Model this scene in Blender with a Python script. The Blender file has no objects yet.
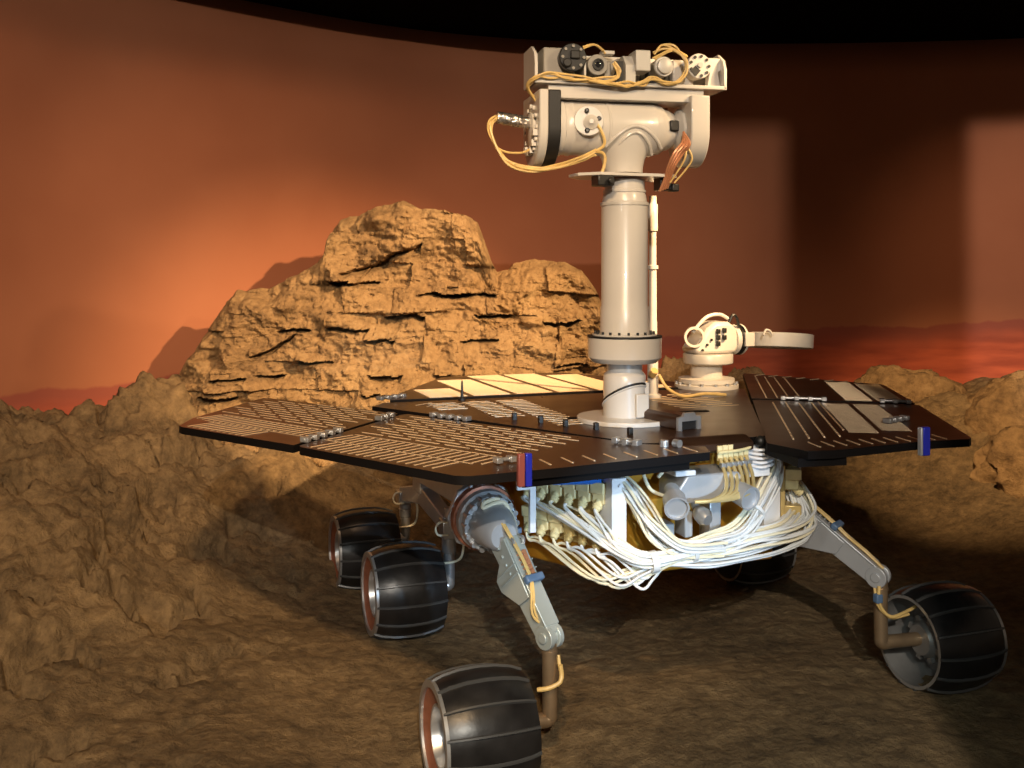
import bpy, bmesh, math, random
import numpy as np
from mathutils import Vector, Matrix, noise

random.seed(7)
PI = math.pi
R = math.radians
C = bpy.context.scene.collection

# ------------------------------------------------------------------ materials
def mat(name, col, rough=.5, metal=0., var=.0, vscale=20., bump=0., bscale=60., rvar=0., spec=.5, coat=0., emis=None, col2=None):
    m = bpy.data.materials.new(name); m.use_nodes = True
    nt = m.node_tree; b = nt.nodes['Principled BSDF']
    b.inputs['Base Color'].default_value = (*col, 1)
    b.inputs['Roughness'].default_value = rough
    b.inputs['Metallic'].default_value = metal
    b.inputs['Specular IOR Level'].default_value = spec
    b.inputs['Coat Weight'].default_value = coat
    tc = nt.nodes.new('ShaderNodeTexCoord')
    if var > 0 or col2:
        n = nt.nodes.new('ShaderNodeTexNoise'); n.inputs['Scale'].default_value = vscale; n.inputs['Detail'].default_value = 5
        nt.links.new(tc.outputs['Object'], n.inputs['Vector'])
        r = nt.nodes.new('ShaderNodeValToRGB')
        r.color_ramp.elements[0].position = .3; r.color_ramp.elements[1].position = .7
        c2 = col2 or tuple(min(1, c*(1+var)) for c in col)
        c1 = col if col2 else tuple(c*(1-var) for c in col)
        r.color_ramp.elements[0].color = (*c1, 1); r.color_ramp.elements[1].color = (*c2, 1)
        nt.links.new(n.outputs['Fac'], r.inputs['Fac']); nt.links.new(r.outputs['Color'], b.inputs['Base Color'])
        if rvar > 0:
            mr = nt.nodes.new('ShaderNodeMapRange'); mr.inputs['To Min'].default_value = max(0, rough-rvar); mr.inputs['To Max'].default_value = min(1, rough+rvar)
            nt.links.new(n.outputs['Fac'], mr.inputs['Value']); nt.links.new(mr.outputs['Result'], b.inputs['Roughness'])
    if bump > 0:
        n2 = nt.nodes.new('ShaderNodeTexNoise'); n2.inputs['Scale'].default_value = bscale; n2.inputs['Detail'].default_value = 6
        nt.links.new(tc.outputs['Object'], n2.inputs['Vector'])
        bp = nt.nodes.new('ShaderNodeBump'); bp.inputs['Strength'].default_value = bump; bp.inputs['Distance'].default_value = .01
        nt.links.new(n2.outputs['Fac'], bp.inputs['Height']); nt.links.new(bp.outputs['Normal'], b.inputs['Normal'])
    return m

def rock_mat(name, dark, mid, light, bump=.8, scale=1.0):
    m = bpy.data.materials.new(name); m.use_nodes = True
    nt = m.node_tree; N = nt.nodes; L = nt.links; b = N['Principled BSDF']
    b.inputs['Roughness'].default_value = .8; b.inputs['Specular IOR Level'].default_value = .3
    tc = N.new('ShaderNodeTexCoord')
    n1 = N.new('ShaderNodeTexNoise'); n1.inputs['Scale'].default_value = 2.2*scale; n1.inputs['Detail'].default_value = 8; n1.inputs['Roughness'].default_value = .62
    n2 = N.new('ShaderNodeTexNoise'); n2.inputs['Scale'].default_value = 26*scale; n2.inputs['Detail'].default_value = 8; n2.inputs['Roughness'].default_value = .7
    L.new(tc.outputs['Object'], n1.inputs['Vector']); L.new(tc.outputs['Object'], n2.inputs['Vector'])
    mx = N.new('ShaderNodeMath'); mx.operation = 'MULTIPLY_ADD'; mx.inputs[1].default_value = .55
    L.new(n2.outputs['Fac'], mx.inputs[0])
    hh = N.new('ShaderNodeMath'); hh.operation = 'MULTIPLY'; hh.inputs[1].default_value = .5
    L.new(n1.outputs['Fac'], hh.inputs[0]); L.new(hh.outputs[0], mx.inputs[2])
    r = N.new('ShaderNodeValToRGB'); e = r.color_ramp.elements
    e[0].position = .38; e[0].color = (*dark, 1); e[1].position = .68; e[1].color = (*light, 1)
    x = e.new(.52); x.color = (*mid, 1)
    L.new(mx.outputs[0], r.inputs['Fac']); L.new(r.outputs['Color'], b.inputs['Base Color'])
    n3 = N.new('ShaderNodeTexNoise'); n3.inputs['Scale'].default_value = 14*scale; n3.inputs['Detail'].default_value = 12; n3.inputs['Roughness'].default_value = .68
    L.new(tc.outputs['Object'], n3.inputs['Vector'])
    bp = N.new('ShaderNodeBump'); bp.inputs['Strength'].default_value = bump; bp.inputs['Distance'].default_value = .035
    L.new(n3.outputs['Fac'], bp.inputs['Height']); L.new(bp.outputs['Normal'], b.inputs['Normal'])
    return m

M = {}
M['white'] = mat('white_enamel', (.54, .505, .455), .3, 0, .04, 8, coat=.3)
M['white2'] = mat('white_plate', (.78, .78, .80), .4, 0, .04, 20)
M['bargrey'] = mat('camera_grey', (.24, .22, .19), .5, .1, .08, 30)
M['lightgrey'] = mat('light_grey_paint', (.5, .47, .42), .4, .1, .06, 30)
M['black'] = mat('black_anodised', (.012, .011, .010), .4, 0, .2, 40)
M['gap'] = mat('black_band', (.008, .007, .006), .55)
M['panel'] = mat('dark_solar_cell', (.040, .019, .010), .30, .15, .18, 12, rvar=.06)
M['paneledge'] = mat('panel_black_edge', (.005, .004, .004), .6, spec=.12)
M['wire'] = mat('pale_cell_wire', (.80, .60, .38), .38, .35)
M['tyre'] = mat('black_wheel', (.014, .013, .013), .33, .1, .35, 18, bump=.10, bscale=30, rvar=.1)
M['steel'] = mat('grey_steel', (.50, .50, .50), .34, .75, .1, 25, rvar=.08)
M['steelp'] = mat('silver_paint', (.46, .47, .49), .38, .45, .08, 14)
M['armgreen'] = mat('pale_grey_green_paint', (.40, .44, .42), .38, .35, .08, 10)
M['copper'] = mat('copper_red', (.36, .13, .07), .45, .35, .5, 16, rvar=.1)
M['bronze'] = mat('bronze_tube', (.36, .25, .15), .36, .7, .2, 15)
M['cleat'] = mat('lit_edge_black_cleat', (.05, .05, .05), .35)  # lighter than the tyre: grazing light on the cleats put into their colour
M['clamp'] = mat('grey_blue_clamp', (.09, .15, .25), .45)
M['rimi'] = mat('wheel_inside_grey', (.30, .29, .28), .42, .55, .2, 14)
M['kapton'] = mat('orange_foil', (.62, .30, .03), .32, .45, .25, 9, bump=.6, bscale=14)
M['ivory'] = mat('ivory_connector', (.74, .62, .33), .42, 0, .1, 40)
M['brass'] = mat('gold_connector', (.62, .45, .18), .35, .5, .15, 30)
M['cable'] = mat('white_cable', (.70, .70, .69), .45)
M['cable2'] = mat('ivory_cable', (.80, .72, .52), .42)
M['ycable'] = mat('yellow_tan_cable', (.62, .42, .15), .45, 0, .15, 40)
M['foil'] = mat('crumpled_silver_foil', (.75, .72, .68), .22, .95, .1, 20, bump=1.0, bscale=55)
M['blue'] = mat('blue_gloss', (.02, .03, .45), .2, .2)
M['bluesleeve'] = mat('blue_sleeve', (.02, .16, .62), .35)
M['red'] = mat('red_brown_face', (.22, .06, .05), .35)
M['lens'] = mat('lens_glass', (.01, .01, .012), .05, 0, coat=1)
M['copperw'] = mat('copper_wire', (.55, .24, .12), .4, .4)
M['amber'] = mat('gold_flex', (.62, .48, .22), .35, .4, .1, 30)
M['hgaw'] = mat('antenna_white', (.60, .555, .49), .4, 0, .05, 20)
M['rock'] = rock_mat('sandstone', (.12, .072, .034), (.26, .160, .072), (.37, .245, .118), bump=1.)
M['sand'] = rock_mat('mars_soil', (.060, .040, .020), (.160, .106, .052), (.29, .195, .095), bump=1.)
M['ceil'] = mat('black_ceiling_paint', (.0012, .0011, .001), .95, spec=.02)

# ------------------------------------------------------------------ mesh builder
def frame_of(d):
    d = Vector(d).normalized()
    up = Vector((0, 0, 1)) if abs(d.z) < .95 else Vector((0, 1, 0))
    a = d.cross(up).normalized(); b = a.cross(d).normalized()
    return a, b, d

def bolt_set(ends, r, m, parent, n=8):
    for a, b_ in ends: MB().cyl(a, b_, r, n=n).build('bolt', M[m], parent)

class MB:
    def __init__(s): s.v = []; s.f = []; s.m = []
    def add(s, vs, fs, mi=0):
        o = len(s.v); s.v += [tuple(x) for x in vs]
        for f in fs: s.f.append(tuple(o+i for i in f)); s.m.append(mi)
        return s
    def box(s, c, size, rot=None, mi=0):
        c = Vector(c); h = Vector(size)/2
        vs = []
        for x in (-1, 1):
            for y in (-1, 1):
                for z in (-1, 1):
                    p = Vector((x*h.x, y*h.y, z*h.z))
                    if rot: p = rot @ p
                    vs.append(c+p)
        return s.add(vs, [(0, 1, 3, 2), (4, 6, 7, 5), (0, 4, 5, 1), (2, 3, 7, 6), (0, 2, 6, 4), (1, 5, 7, 3)], mi)
    def ring(s, c, a, b, r, n): return [Vector(c)+a*(r*math.cos(2*PI*i/n))+b*(r*math.sin(2*PI*i/n)) for i in range(n)]
    def lathe(s, prof, o=(0, 0, 0), axis=(0, 0, 1), n=32, closed=False, mi=0, mis=None, caps=True):
        """prof: (distance along axis, radius)"""
        a, b, d = frame_of(axis); o = Vector(o)
        vs = []; k = len(prof)
        for (t, r) in prof: vs += s.ring(o+d*t, a, b, max(r, 1e-5), n)
        base = len(s.v); s.v += [tuple(x) for x in vs]
        segs = k if closed else k-1
        for j in range(segs):
            j2 = (j+1) % k
            for i in range(n):
                i2 = (i+1) % n
                s.f.append((base+j*n+i, base+j*n+i2, base+j2*n+i2, base+j2*n+i)); s.m.append(mis[j] if mis else mi)
        if not closed and caps:
            s.f.append(tuple(base+i for i in range(n))[::-1]); s.m.append(mis[0] if mis else mi)
            s.f.append(tuple(base+(k-1)*n+i for i in range(n))); s.m.append(mis[-1] if mis else mi)
        return s
    def cyl(s, p0, p1, r0, r1=None, n=20, mi=0):
        p0 = Vector(p0); p1 = Vector(p1); d = p1-p0
        return s.lathe([(0, r0), (d.length, r0 if r1 is None else r1)], p0, d, n, mi=mi)
    def tube(s, pts, r, n=8, mi=0, smooth=True, sub=6):
        P = catmull(pts, sub) if smooth and len(pts) > 2 else [Vector(p) for p in pts]
        base = len(s.v); k = len(P)
        t0 = (P[1]-P[0]).normalized(); a, b, _ = frame_of(t0)
        for j, p in enumerate(P):
            t = (P[min(j+1, k-1)]-P[max(j-1, 0)]).normalized()
            a = (a-t*a.dot(t)).normalized(); b = t.cross(a)
            rr = r(j/(k-1)) if callable(r) else r
            s.v += [tuple(p+a*(rr*math.cos(2*PI*i/n))+b*(rr*math.sin(2*PI*i/n))) for i in range(n)]
        for j in range(k-1):
            for i in range(n):
                i2 = (i+1) % n
                s.f.append((base+j*n+i, base+j*n+i2, base+(j+1)*n+i2, base+(j+1)*n+i)); s.m.append(mi)
        s.f.append(tuple(base+i for i in range(n))[::-1]); s.m.append(mi)
        s.f.append(tuple(base+(k-1)*n+i for i in range(n))); s.m.append(mi)
        return s
    def prism(s, poly, z0, z1, mi=0, side=None):
        n = len(poly)
        area = sum(poly[i][0]*poly[(i+1) % n][1]-poly[(i+1) % n][0]*poly[i][1] for i in range(n))
        if area < 0: poly = poly[::-1]
        vs = [(x, y, z0) for x, y in poly]+[(x, y, z1) for x, y in poly]
        base = len(s.v); s.v += vs
        s.f.append(tuple(base+n+i for i in range(n))); s.m.append(mi)
        s.f.append(tuple(base+i for i in range(n))[::-1]); s.m.append(mi if side is None else side)
        for i in range(n):
            i2 = (i+1) % n
            s.f.append((base+i, base+i2, base+n+i2, base+n+i)); s.m.append(mi if side is None else side)
        return s
    def extr(s, poly, o, a, b, depth, mi=0):
        """polygon (p,q) in the plane o + p*a + q*b, extruded along a x b by depth"""
        a = Vector(a).normalized(); b = Vector(b).normalized(); c = a.cross(b); o = Vector(o); n = len(poly)
        area = sum(poly[i][0]*poly[(i+1) % n][1]-poly[(i+1) % n][0]*poly[i][1] for i in range(n))
        if area < 0: poly = poly[::-1]
        if depth < 0: o = o+c*depth; depth = -depth
        vs = [o+a*p+b*q for p, q in poly]+[o+a*p+b*q+c*depth for p, q in poly]
        fs = [tuple(range(n))[::-1], tuple(n+i for i in range(n))]+[(i, (i+1) % n, n+(i+1) % n, n+i) for i in range(n)]
        return s.add(vs, fs, mi)
    def beam(s, p0, p1, w0, h0, w1, h1, up=(0, 0, 1), mi=0):
        p0 = Vector(p0); p1 = Vector(p1); d = (p1-p0).normalized()
        a = d.cross(Vector(up)).normalized(); b = a.cross(d)
        vs = []
        for p, w, h in ((p0, w0, h0), (p1, w1, h1)):
            for sx, sz in ((-1, -1), (1, -1), (1, 1), (-1, 1)): vs.append(p+a*(sx*w/2)+b*(sz*h/2))
        return s.add(vs, [(0, 1, 2, 3), (7, 6, 5, 4), (0, 4, 5, 1), (1, 5, 6, 2), (2, 6, 7, 3), (3, 7, 4, 0)], mi)
    def ball(s, c, r, n=12, mi=0, sc=(1, 1, 1)):
        k = n//2+1; vs = []; fs = []
        c = Vector(c)
        for j in range(1, k-1):
            th = PI*j/(k-1)
            for i in range(n):
                ph = 2*PI*i/n
                vs.append(c+Vector((r*sc[0]*math.sin(th)*math.cos(ph), r*sc[1]*math.sin(th)*math.sin(ph), r*sc[2]*math.cos(th))))
        top = len(vs); vs.append(c+Vector((0, 0, r*sc[2]))); bot = len(vs); vs.append(c-Vector((0, 0, r*sc[2])))
        for j in range(k-3):
            for i in range(n): fs.append((j*n+i, (j+1)*n+i, (j+1)*n+(i+1) % n, j*n+(i+1) % n))
        for i in range(n):
            fs.append((top, i, (i+1) % n)); fs.append((bot, (k-3)*n+(i+1) % n, (k-3)*n+i))
        return s.add(vs, fs, mi)
    def mesh(s, name, mats, angle=38):
        me = bpy.data.meshes.new(name); me.from_pydata(s.v, [], s.f)
        for m in (mats if isinstance(mats, (list, tuple)) else [mats]): me.materials.append(m)
        me.polygons.foreach_set('material_index', s.m)
        me.polygons.foreach_set('use_smooth', [True]*len(s.f))
        me.update(); me.set_sharp_from_angle(angle=R(angle))
        return me
    def build(s, name, mats, parent=None, bevel=0, label=None, angle=38):
        o = bpy.data.objects.new(name, s.mesh(name, mats, angle)); C.objects.link(o)
        if parent:
            if parent.parent and parent.parent.parent: parent = parent.parent
            o.parent = parent
        if bevel:
            b = o.modifiers.new('bevel', 'BEVEL'); b.width = bevel; b.segments = 2; b.limit_method = 'ANGLE'; b.angle_limit = R(40)
        if label: o['label'] = label
        return o

def catmull(pts, sub=6):
    P = [Vector(p) for p in pts]; P = [P[0]*2-P[1]]+P+[P[-1]*2-P[-2]]
    out = []
    for i in range(1, len(P)-2):
        a, b, c, d = P[i-1:i+3]
        for k in range(sub):
            t = k/sub
            out.append(.5*((2*b)+(c-a)*t+(2*a-5*b+4*c-d)*t*t+(3*b-a-3*c+d)*t**3))
    out.append(P[-2]); return out

def tag(o, label, cat=None, group=None, kind=None):
    o['label'] = label
    if cat: o['category'] = cat
    if group: o['group'] = group
    if kind: o['kind'] = kind
    return o

def inside(p, poly, mrg=0.):
    x, y = p; c = False; n = len(poly); dmin = 9
    for i in range(n):
        x1, y1 = poly[i]; x2, y2 = poly[(i+1) % n]
        if (y1 > y) != (y2 > y) and x < (x2-x1)*(y-y1)/(y2-y1)+x1: c = not c
        L2 = (x2-x1)**2+(y2-y1)**2; t = max(0, min(1, ((x-x1)*(x2-x1)+(y-y1)*(y2-y1))/L2))
        dmin = min(dmin, math.hypot(x-x1-t*(x2-x1), y-y1-t*(y2-y1)))
    return c and dmin >= mrg

# ================================================================== THE SETTING
# terrain: one moulded soil surface, smooth control heights plus sculpted roughness
CTRL = [(-.3,1.1,.0),(.3,1.1,0),(1.0,1.2,0),(1.7,1.3,0),(-.2,1.75,-.06),(.4,1.9,-.01),(1.0,2.0,0),(1.6,2.1,.0),(-.1,2.12,-.068),(.0,2.3,-.02),(-.35,2.1,-.05),(-.05,1.9,-.07),
 (.4,2.5,.02),(1.0,2.5,-.003),(1.1,2.9,.0),(.2,2.9,.0),(-.3,2.86,-.003),(-.5,3.3,-.003),(.3,3.3,-.0),(.8,3.35,-.003),(.65,3.75,-.003),(.1,3.8,.03),(.5,4.2,.1),(1.0,3.7,.02),
 (-.75,2.5,.015),(-.55,2.0,.0),(-.6,1.5,0),(-.62,2.9,.01),
 (-1.075,2.1,0.02),(-1.28,2.5,.215),(-1.485,2.9,.37),(-1.69,3.3,.56),(-1.58,3.5,.485),(-1.395,3.7,.56),(-1.26,3.8,.62),(-1.195,2.9,.227),(-1.03,2.5,.09),
 (-.92,2.95,.066),(-1.06,3.4,.256),(-1.17,3.75,.46),(-.816,3.85,.33),(-.655,3.62,.19),(-.66,3.18,.045),(-2.4,2.5,.62),(-2.5,3.5,.8),(-1.9,3.9,.4),(-1.5,4.3,.35),(-1.7,1.6,.32),(-1.3,1.3,.06),(-2.5,1.3,.55),
 (-.8,4.7,.3),(0,4.9,.15),(-.3,4.1,.28),(0.1,4.15,.2),(.9,4.9,.2),(1.0,4.4,.2),
 (1.51,3.1,.016),(1.51,3.9,.06),(2.05,4.65,.40),(2.15,4.25,.53),(1.84,4.6,.50),(1.355,4.45,.30),(1.95,4.0,.30),(1.845,3.8,.14),(1.69,3.3,.05),(2.6,3.2,.22),(2.6,2.0,.08),(2.8,4.4,.6),(2.8,5.2,.5),(1.6,5.2,.3)]
cp = np.array(CTRL)
def rbf_fit(cp):
    d = np.sqrt(((cp[:, None, :2]-cp[None, :, :2])**2).sum(-1)+.02)
    n = len(cp); A = np.zeros((n+3, n+3)); A[:n, :n] = d; A[:n, n] = 1; A[:n, n+1:] = cp[:, :2]; A[n:, :n] = A[:n, n:].T
    A[:n, :n] -= np.eye(n)*.03
    return np.linalg.solve(A, np.concatenate([cp[:, 2], np.zeros(3)]))
W8 = rbf_fit(cp)
def terr(x, y):
    d = np.sqrt((x[..., None]-cp[:, 0])**2+(y[..., None]-cp[:, 1])**2+.02)
    return d @ W8[:len(cp)]+W8[-3]+W8[-2]*x+W8[-1]*y
nx, ny = 520, 420
xs = np.linspace(-2.3, 2.75, nx); ys = np.linspace(1.1, 5.15, ny)
GX, GY = np.meshgrid(xs, ys); GZ = terr(GX, GY)
verts = []
for j in range(ny):
    for i in range(nx):
        x, y, z = GX[j, i], GY[j, i], GZ[j, i]
        slope = min(1., max(0., (z-.03)/.25))
        p = Vector((x, y, z*1.5))
        f1 = noise.fractal(p*2.3, 1.0, 2.0, 4)
        f2 = noise.fractal(p*9+Vector((3, 1, 7)), .9, 2.1, 4)
        vor = noise.voronoi(p*Vector((7, 7, 9))+Vector((f1, f1, f1))*.5)[0]
        chunk = vor[1]-vor[0]
        left = min(1., max(0., (-.55-x)/.7))
        a = .012+.022*slope
        rg_ = noise.ridged_multi_fractal(p*3.2+Vector((5,5,1)), .9, 2.1, 5, 1.0, 2.0)
        z += slope*(.35+.65*left)*(rg_-1.0)*.06+f1*a+f2*(.006+.014*slope+.012*left)+.004*noise.fractal(p*26, .8, 2, 3)+left*slope*(min(chunk, .45)-.25)*.05
        pit = noise.fractal(p*5.5+Vector((9, 2, 4)), .8, 2.0, 3)
        if left > 0 and pit > .24: z -= min((pit-.24)*.9, .10)*left
        verts.append((x, y, z))
faces = [(j*nx+i, j*nx+i+1, (j+1)*nx+i+1, (j+1)*nx+i) for j in range(ny-1) for i in range(nx-1)]
me = bpy.data.meshes.new('floor'); me.from_pydata(verts, [], faces); me.materials.append(M['sand'])
me.polygons.foreach_set('use_smooth', [True]*len(faces)); me.update()
fl = bpy.data.objects.new('floor', me); C.objects.link(fl); tag(fl, 'moulded brown soil floor rising into slopes at left and right', kind='structure')

# curved painted backdrop
plan = [(-2.75, 2.2), (-2.35, 3.0), (-1.9, 3.72), (-1.2, 4.44), (-.55, 4.95), (.145, 5.22), (1.0, 5.3), (1.9, 5.28), (2.8, 5.15), (3.6, 4.9)]
WP = catmull([(x, y, 0) for x, y in plan], 10)
WTOP = 2.235
mb = MB(); nz = 14; k = len(WP)
vs = []
for p in WP:
    for q in range(nz+1): vs.append((p.x, p.y, -.2+(WTOP+.2)*q/nz))
fs = [(i*(nz+1)+q, (i+1)*(nz+1)+q, (i+1)*(nz+1)+q+1, i*(nz+1)+q+1) for i in range(k-1) for q in range(nz)]
mb.add(vs, fs)
m = bpy.data.materials.new('painted_mars_mural'); m.use_nodes = True
nt = m.node_tree; N = nt.nodes; L = nt.links; b = N['Principled BSDF']; b.inputs['Roughness'].default_value = .75; b.inputs['Specular IOR Level'].default_value = .2
tc = N.new('ShaderNodeTexCoord'); sx = N.new('ShaderNodeSeparateXYZ'); L.new(tc.outputs['Object'], sx.inputs[0])
def mth(op, a, bb=None, c=None):
    n = N.new('ShaderNodeMath'); n.operation = op
    for i, v in enumerate((a, bb, c)):
        if v is None: continue
        if isinstance(v, (int, float)): n.inputs[i].default_value = v
        else: L.new(v, n.inputs[i])
    return n.outputs[0]
nh = N.new('ShaderNodeTexNoise'); nh.noise_dimensions = '1D'; nh.inputs['Scale'].default_value = 2.6; nh.inputs['Detail'].default_value = 7; nh.inputs['Roughness'].default_value = .55
L.new(sx.outputs['X'], nh.inputs['W'])
hor = mth('ADD', mth('MULTIPLY_ADD', sx.outputs['X'], .045, .60), mth('MULTIPLY', nh.outputs['Fac'], .10))
dz = mth('SUBTRACT', sx.outputs['Z'], hor)
clo = N.new('ShaderNodeTexNoise'); clo.inputs['Scale'].default_value = 1.3; clo.inputs['Detail'].default_value = 6
L.new(tc.outputs['Object'], clo.inputs['Vector'])
sky = N.new('ShaderNodeValToRGB'); e = sky.color_ramp.elements
e[0].position = .3; e[0].color = (.27, .095, .046, 1); e[1].position = .75; e[1].color = (.34, .130, .066, 1)
L.new(clo.outputs['Fac'], sky.inputs['Fac'])
mp = N.new('ShaderNodeMapping'); mp.inputs['Scale'].default_value = (1.5, 1.5, 9); L.new(tc.outputs['Object'], mp.inputs['Vector'])
ln = N.new('ShaderNodeTexNoise'); ln.inputs['Scale'].default_value = 2.2; ln.inputs['Detail'].default_value = 7; L.new(mp.outputs[0], ln.inputs['Vector'])
land = N.new('ShaderNodeValToRGB'); e = land.color_ramp.elements
e[0].position = .35; e[0].color = (.27, .055, .028, 1); e[1].position = .7; e[1].color = (.46, .10, .045, 1)
L.new(ln.outputs['Fac'], land.inputs['Fac'])
mnt = N.new('ShaderNodeMixRGB'); mnt.inputs[1].default_value = (.24, .065, .042, 1)
mr = N.new('ShaderNodeMapRange'); mr.inputs['From Min'].default_value = -.03; mr.inputs['From Max'].default_value = -.13; L.new(dz, mr.inputs['Value'])
L.new(mr.outputs[0], mnt.inputs[0]); L.new(land.outputs[0], mnt.inputs[2])
fin = N.new('ShaderNodeMixRGB'); st = N.new('ShaderNodeMapRange'); st.inputs['From Min'].default_value = -.006; st.inputs['From Max'].default_value = .006; L.new(dz, st.inputs['Value'])
L.new(st.outputs[0], fin.inputs[0]); L.new(mnt.outputs[0], fin.inputs[1]); L.new(sky.outputs[0], fin.inputs[2]); L.new(fin.outputs[0], b.inputs['Base Color'])
wl = mb.build('wall_back', m); tag(wl, 'curved wall painted as a hazy orange Mars sky with distant hills', kind='structure')
so = wl.modifiers.new('thickness', 'SOLIDIFY'); so.thickness = .06; so.offset = -1

# black ceiling over the back of the diorama, following the wall
mb = MB(); poly = [(p.x, p.y+.3) for p in WP]+[(4.2, 3.9), (-.4, 3.9), (-3.0, 2.0)]
mb.prism(poly, WTOP, 3.1); mb.prism([(-4.5,-3.5),(5,-3.5),(5,5.6),(-4.5,5.6)], 3.1, 3.16)
cl = mb.build('ceiling', M['ceil']); tag(cl, 'black ceiling above the painted wall', kind='structure')

# ------------------------------------------------------------------ the big sandstone outcrop
F_, YH_, HC_ = 1000., 268., 1.045           # eye height of the photographer 1.045 m above the soil
def prof(tab, s):
    for (a, za), (b_, zb) in zip(tab, tab[1:]):
        if a <= s <= b_: return za+(zb-za)*(s-a)/(b_-a)
    return tab[0][1] if s < tab[0][0] else tab[-1][1]
# (X along the outcrop, height of its crest)
CREST = [(-1.36,.55),(-1.31,.66),(-1.166,.874),(-1.11,.957),(-.985,.964),(-.858,1.029),(-.80,1.069),(-.778,1.10),(-.752,1.215),(-.725,1.252),(-.615,1.275),(-.54,1.318),(-.462,1.332),(-.385,1.30),
 (-.32,1.296),(-.205,1.27),(-.148,1.238),(-.097,1.10),(-.068,1.032),(-.018,1.036),(.009,1.067),(.10,1.085),(.233,1.072),(.31,1.036),(.374,.948),(.42,.856),(.46,.66),(.51,.4)]
def h2(a, b_): return noise.cell(Vector((a*1.37+.11, b_*2.71+.23, .5)))
CRK = [(-.34,-.065,.935,.012),(-.40,-.13,.93,.008),(-.165,.0,.845,.012),(.13,.30,.812,.014),(-.22,-.05,.735,.009),(-.53,-.36,.842,.014),(-.75,-.58,.80,.014),(-.60,-.48,.747,.016),(-.86,-.72,.67,.012),
       (-.58,-.44,.62,.022),(-.60,-.50,.54,.012),(-1.15,-1.02,.62,.012),(-1.0,-.90,.63,.016),(-1.2,-1.05,.55,.014),(-.93,-.80,.80,.012),(-.78,-.66,.99,.012),(-.70,-.38,1.015,.022,.42),(-.74,-.55,.985,.012),(-1.02,-.86,.70,.012,.5),(.18,.34,.62,.01),(-.06,.06,.58,.01),(-.32,-.2,.60,.01)]
nS, nT = 430, 250
rows = []
for i in range(nS+1):
    s = i/nS; X = -1.36+1.86*s; Yc = 3.86+.62*s; H = prof(CREST, X)+.012*noise.fractal(Vector((X*9, 2, 1)), .9, 2, 4)
    front = []
    for j in range(nT+1):
        t = j/nT; zl = min(.55, .6*H); z = .02+(zl-.02)*t/.42 if t < .42 else zl+(H-zl)*(t-.42)/.58
        lean = .34*max(0, (1.05-z))**1.35
        pz = z+.025*noise.noise(Vector((X*3, z*2, 4)))+.05*X
        kk = math.floor(pz/.105); cc = math.floor((X+h2(kk, 3)*.6+.05*noise.noise(Vector((X*5, z*5, 1))))/.19)
        blk = (h2(kk, cc)-.5)*.026
        kk2 = math.floor(pz/.043+.3); cc2 = math.floor((X+h2(kk2, 9)*.4)/.085)
        blk += (h2(kk2, cc2+50)-.5)*.006
        big = .10*noise.fractal(Vector((X*2.6, z*2.6, 2)), 1., 2., 3)
        fine = .030*noise.fractal(Vector((X*11, z*14, 5)), .7, 2.1, 6)+.020*(noise.ridged_multi_fractal(Vector((X*6+z*2, z*7, 9)), .8, 2.1, 5, 1., 2.)-1.2)
        rid = .02*abs(noise.noise(Vector((X*8, z*8, 3))))
        d = blk+big+fine+rid
        for cr in CRK:
            x0, x1, zc, th = cr[:4]; zc = zc+(cr[4]*(X-x0) if len(cr) > 4 else 0)
            if x0 < X < x1:
                zz = zc+.016*noise.noise(Vector((X*9, zc*9, 2)))+.006*noise.noise(Vector((X*40, zc*9, 7))) ; e_ = min(1, (X-x0)/.012, (x1-X)/.012)*(.75+.7*noise.noise(Vector((X*22, zc*5, 3))))
                th *= e_; q = (zz-z)/(th*1.6+1e-4)
                if 0 <= q < 1: d -= .085*(1-q)**.6*min(1, e_*2)
                elif z > zz and z-zz < .06: d += .020*(1-(z-zz)/.06)*min(1, e_*2)
        round_ = .10*max(0, 1-(H-z)/.09)**2
        edge = .35*max(0, 1-(X+1.36)/.14)**2+.25*max(0, 1-(.50-X)/.14)**2
        front.append((X, Yc-lean-d+round_+edge*.6, z))
    bk = []
    for j in range(24, -1, -1):
        t = j/24; z = .02+(H-.012-.02)*t
        dd = .14+.20*(1-t)+.03*noise.noise(Vector((X*4, z*4, 8)))
        bk.append((X, Yc+dd, z))
    rows.append(front+bk)
kR = len(rows[0]); vs = [p for r_ in rows for p in r_]
fs = [(i*kR+j, (i+1)*kR+j, (i+1)*kR+(j+1) % kR, i*kR+(j+1) % kR) for i in range(nS) for j in range(kR)]
fs += [tuple(range(kR)), tuple(nS*kR+j for j in range(kR))[::-1]]
mb = MB(); mb.add(vs, fs)
cliff = mb.build('rock_outcrop', M['rock'], angle=60)
tag(cliff, 'tall layered tan sandstone outcrop standing behind the rover at left', 'rock')

def boulder(name, c, r, sc, seed, label, m='rock', rot=0, n=72, amp=.22, facet=0):
    mb = MB(); k = n//2+1
    mb.ball((0, 0, 0), 1, n)
    out = []
    for v in mb.v:
        p = Vector(v).normalized(); q = p*1.3+Vector((seed*3.1, seed*1.7, seed))
        d = 1+amp*noise.fractal(q*1.2, .9, 2, 5)+.06*noise.fractal(q*5, .8, 2, 4)
        w = noise.voronoi(q*1.5)[0]; d -= .18*max(0, .3-(w[1]-w[0]))
        p = p*d
        out.append((p.x*r*sc[0], p.y*r*sc[1], p.z*r*sc[2]))
    mb.v = out
    o = mb.build(name, M[m], angle=70); o.location = c; o.rotation_euler.z = rot
    tag(o, label, 'rock'); return o
boulder('boulder', (.73, 4.25, .40), .26, (.60, .6, 1.0), 1, 'small orange boulder seen between the mast and the dish antenna')
boulder('boulder', (1.02, 4.45, .42), .2, (.8, .7, .9), 4, 'low orange boulder behind the right solar wing, beside the dish antenna base')
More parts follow.
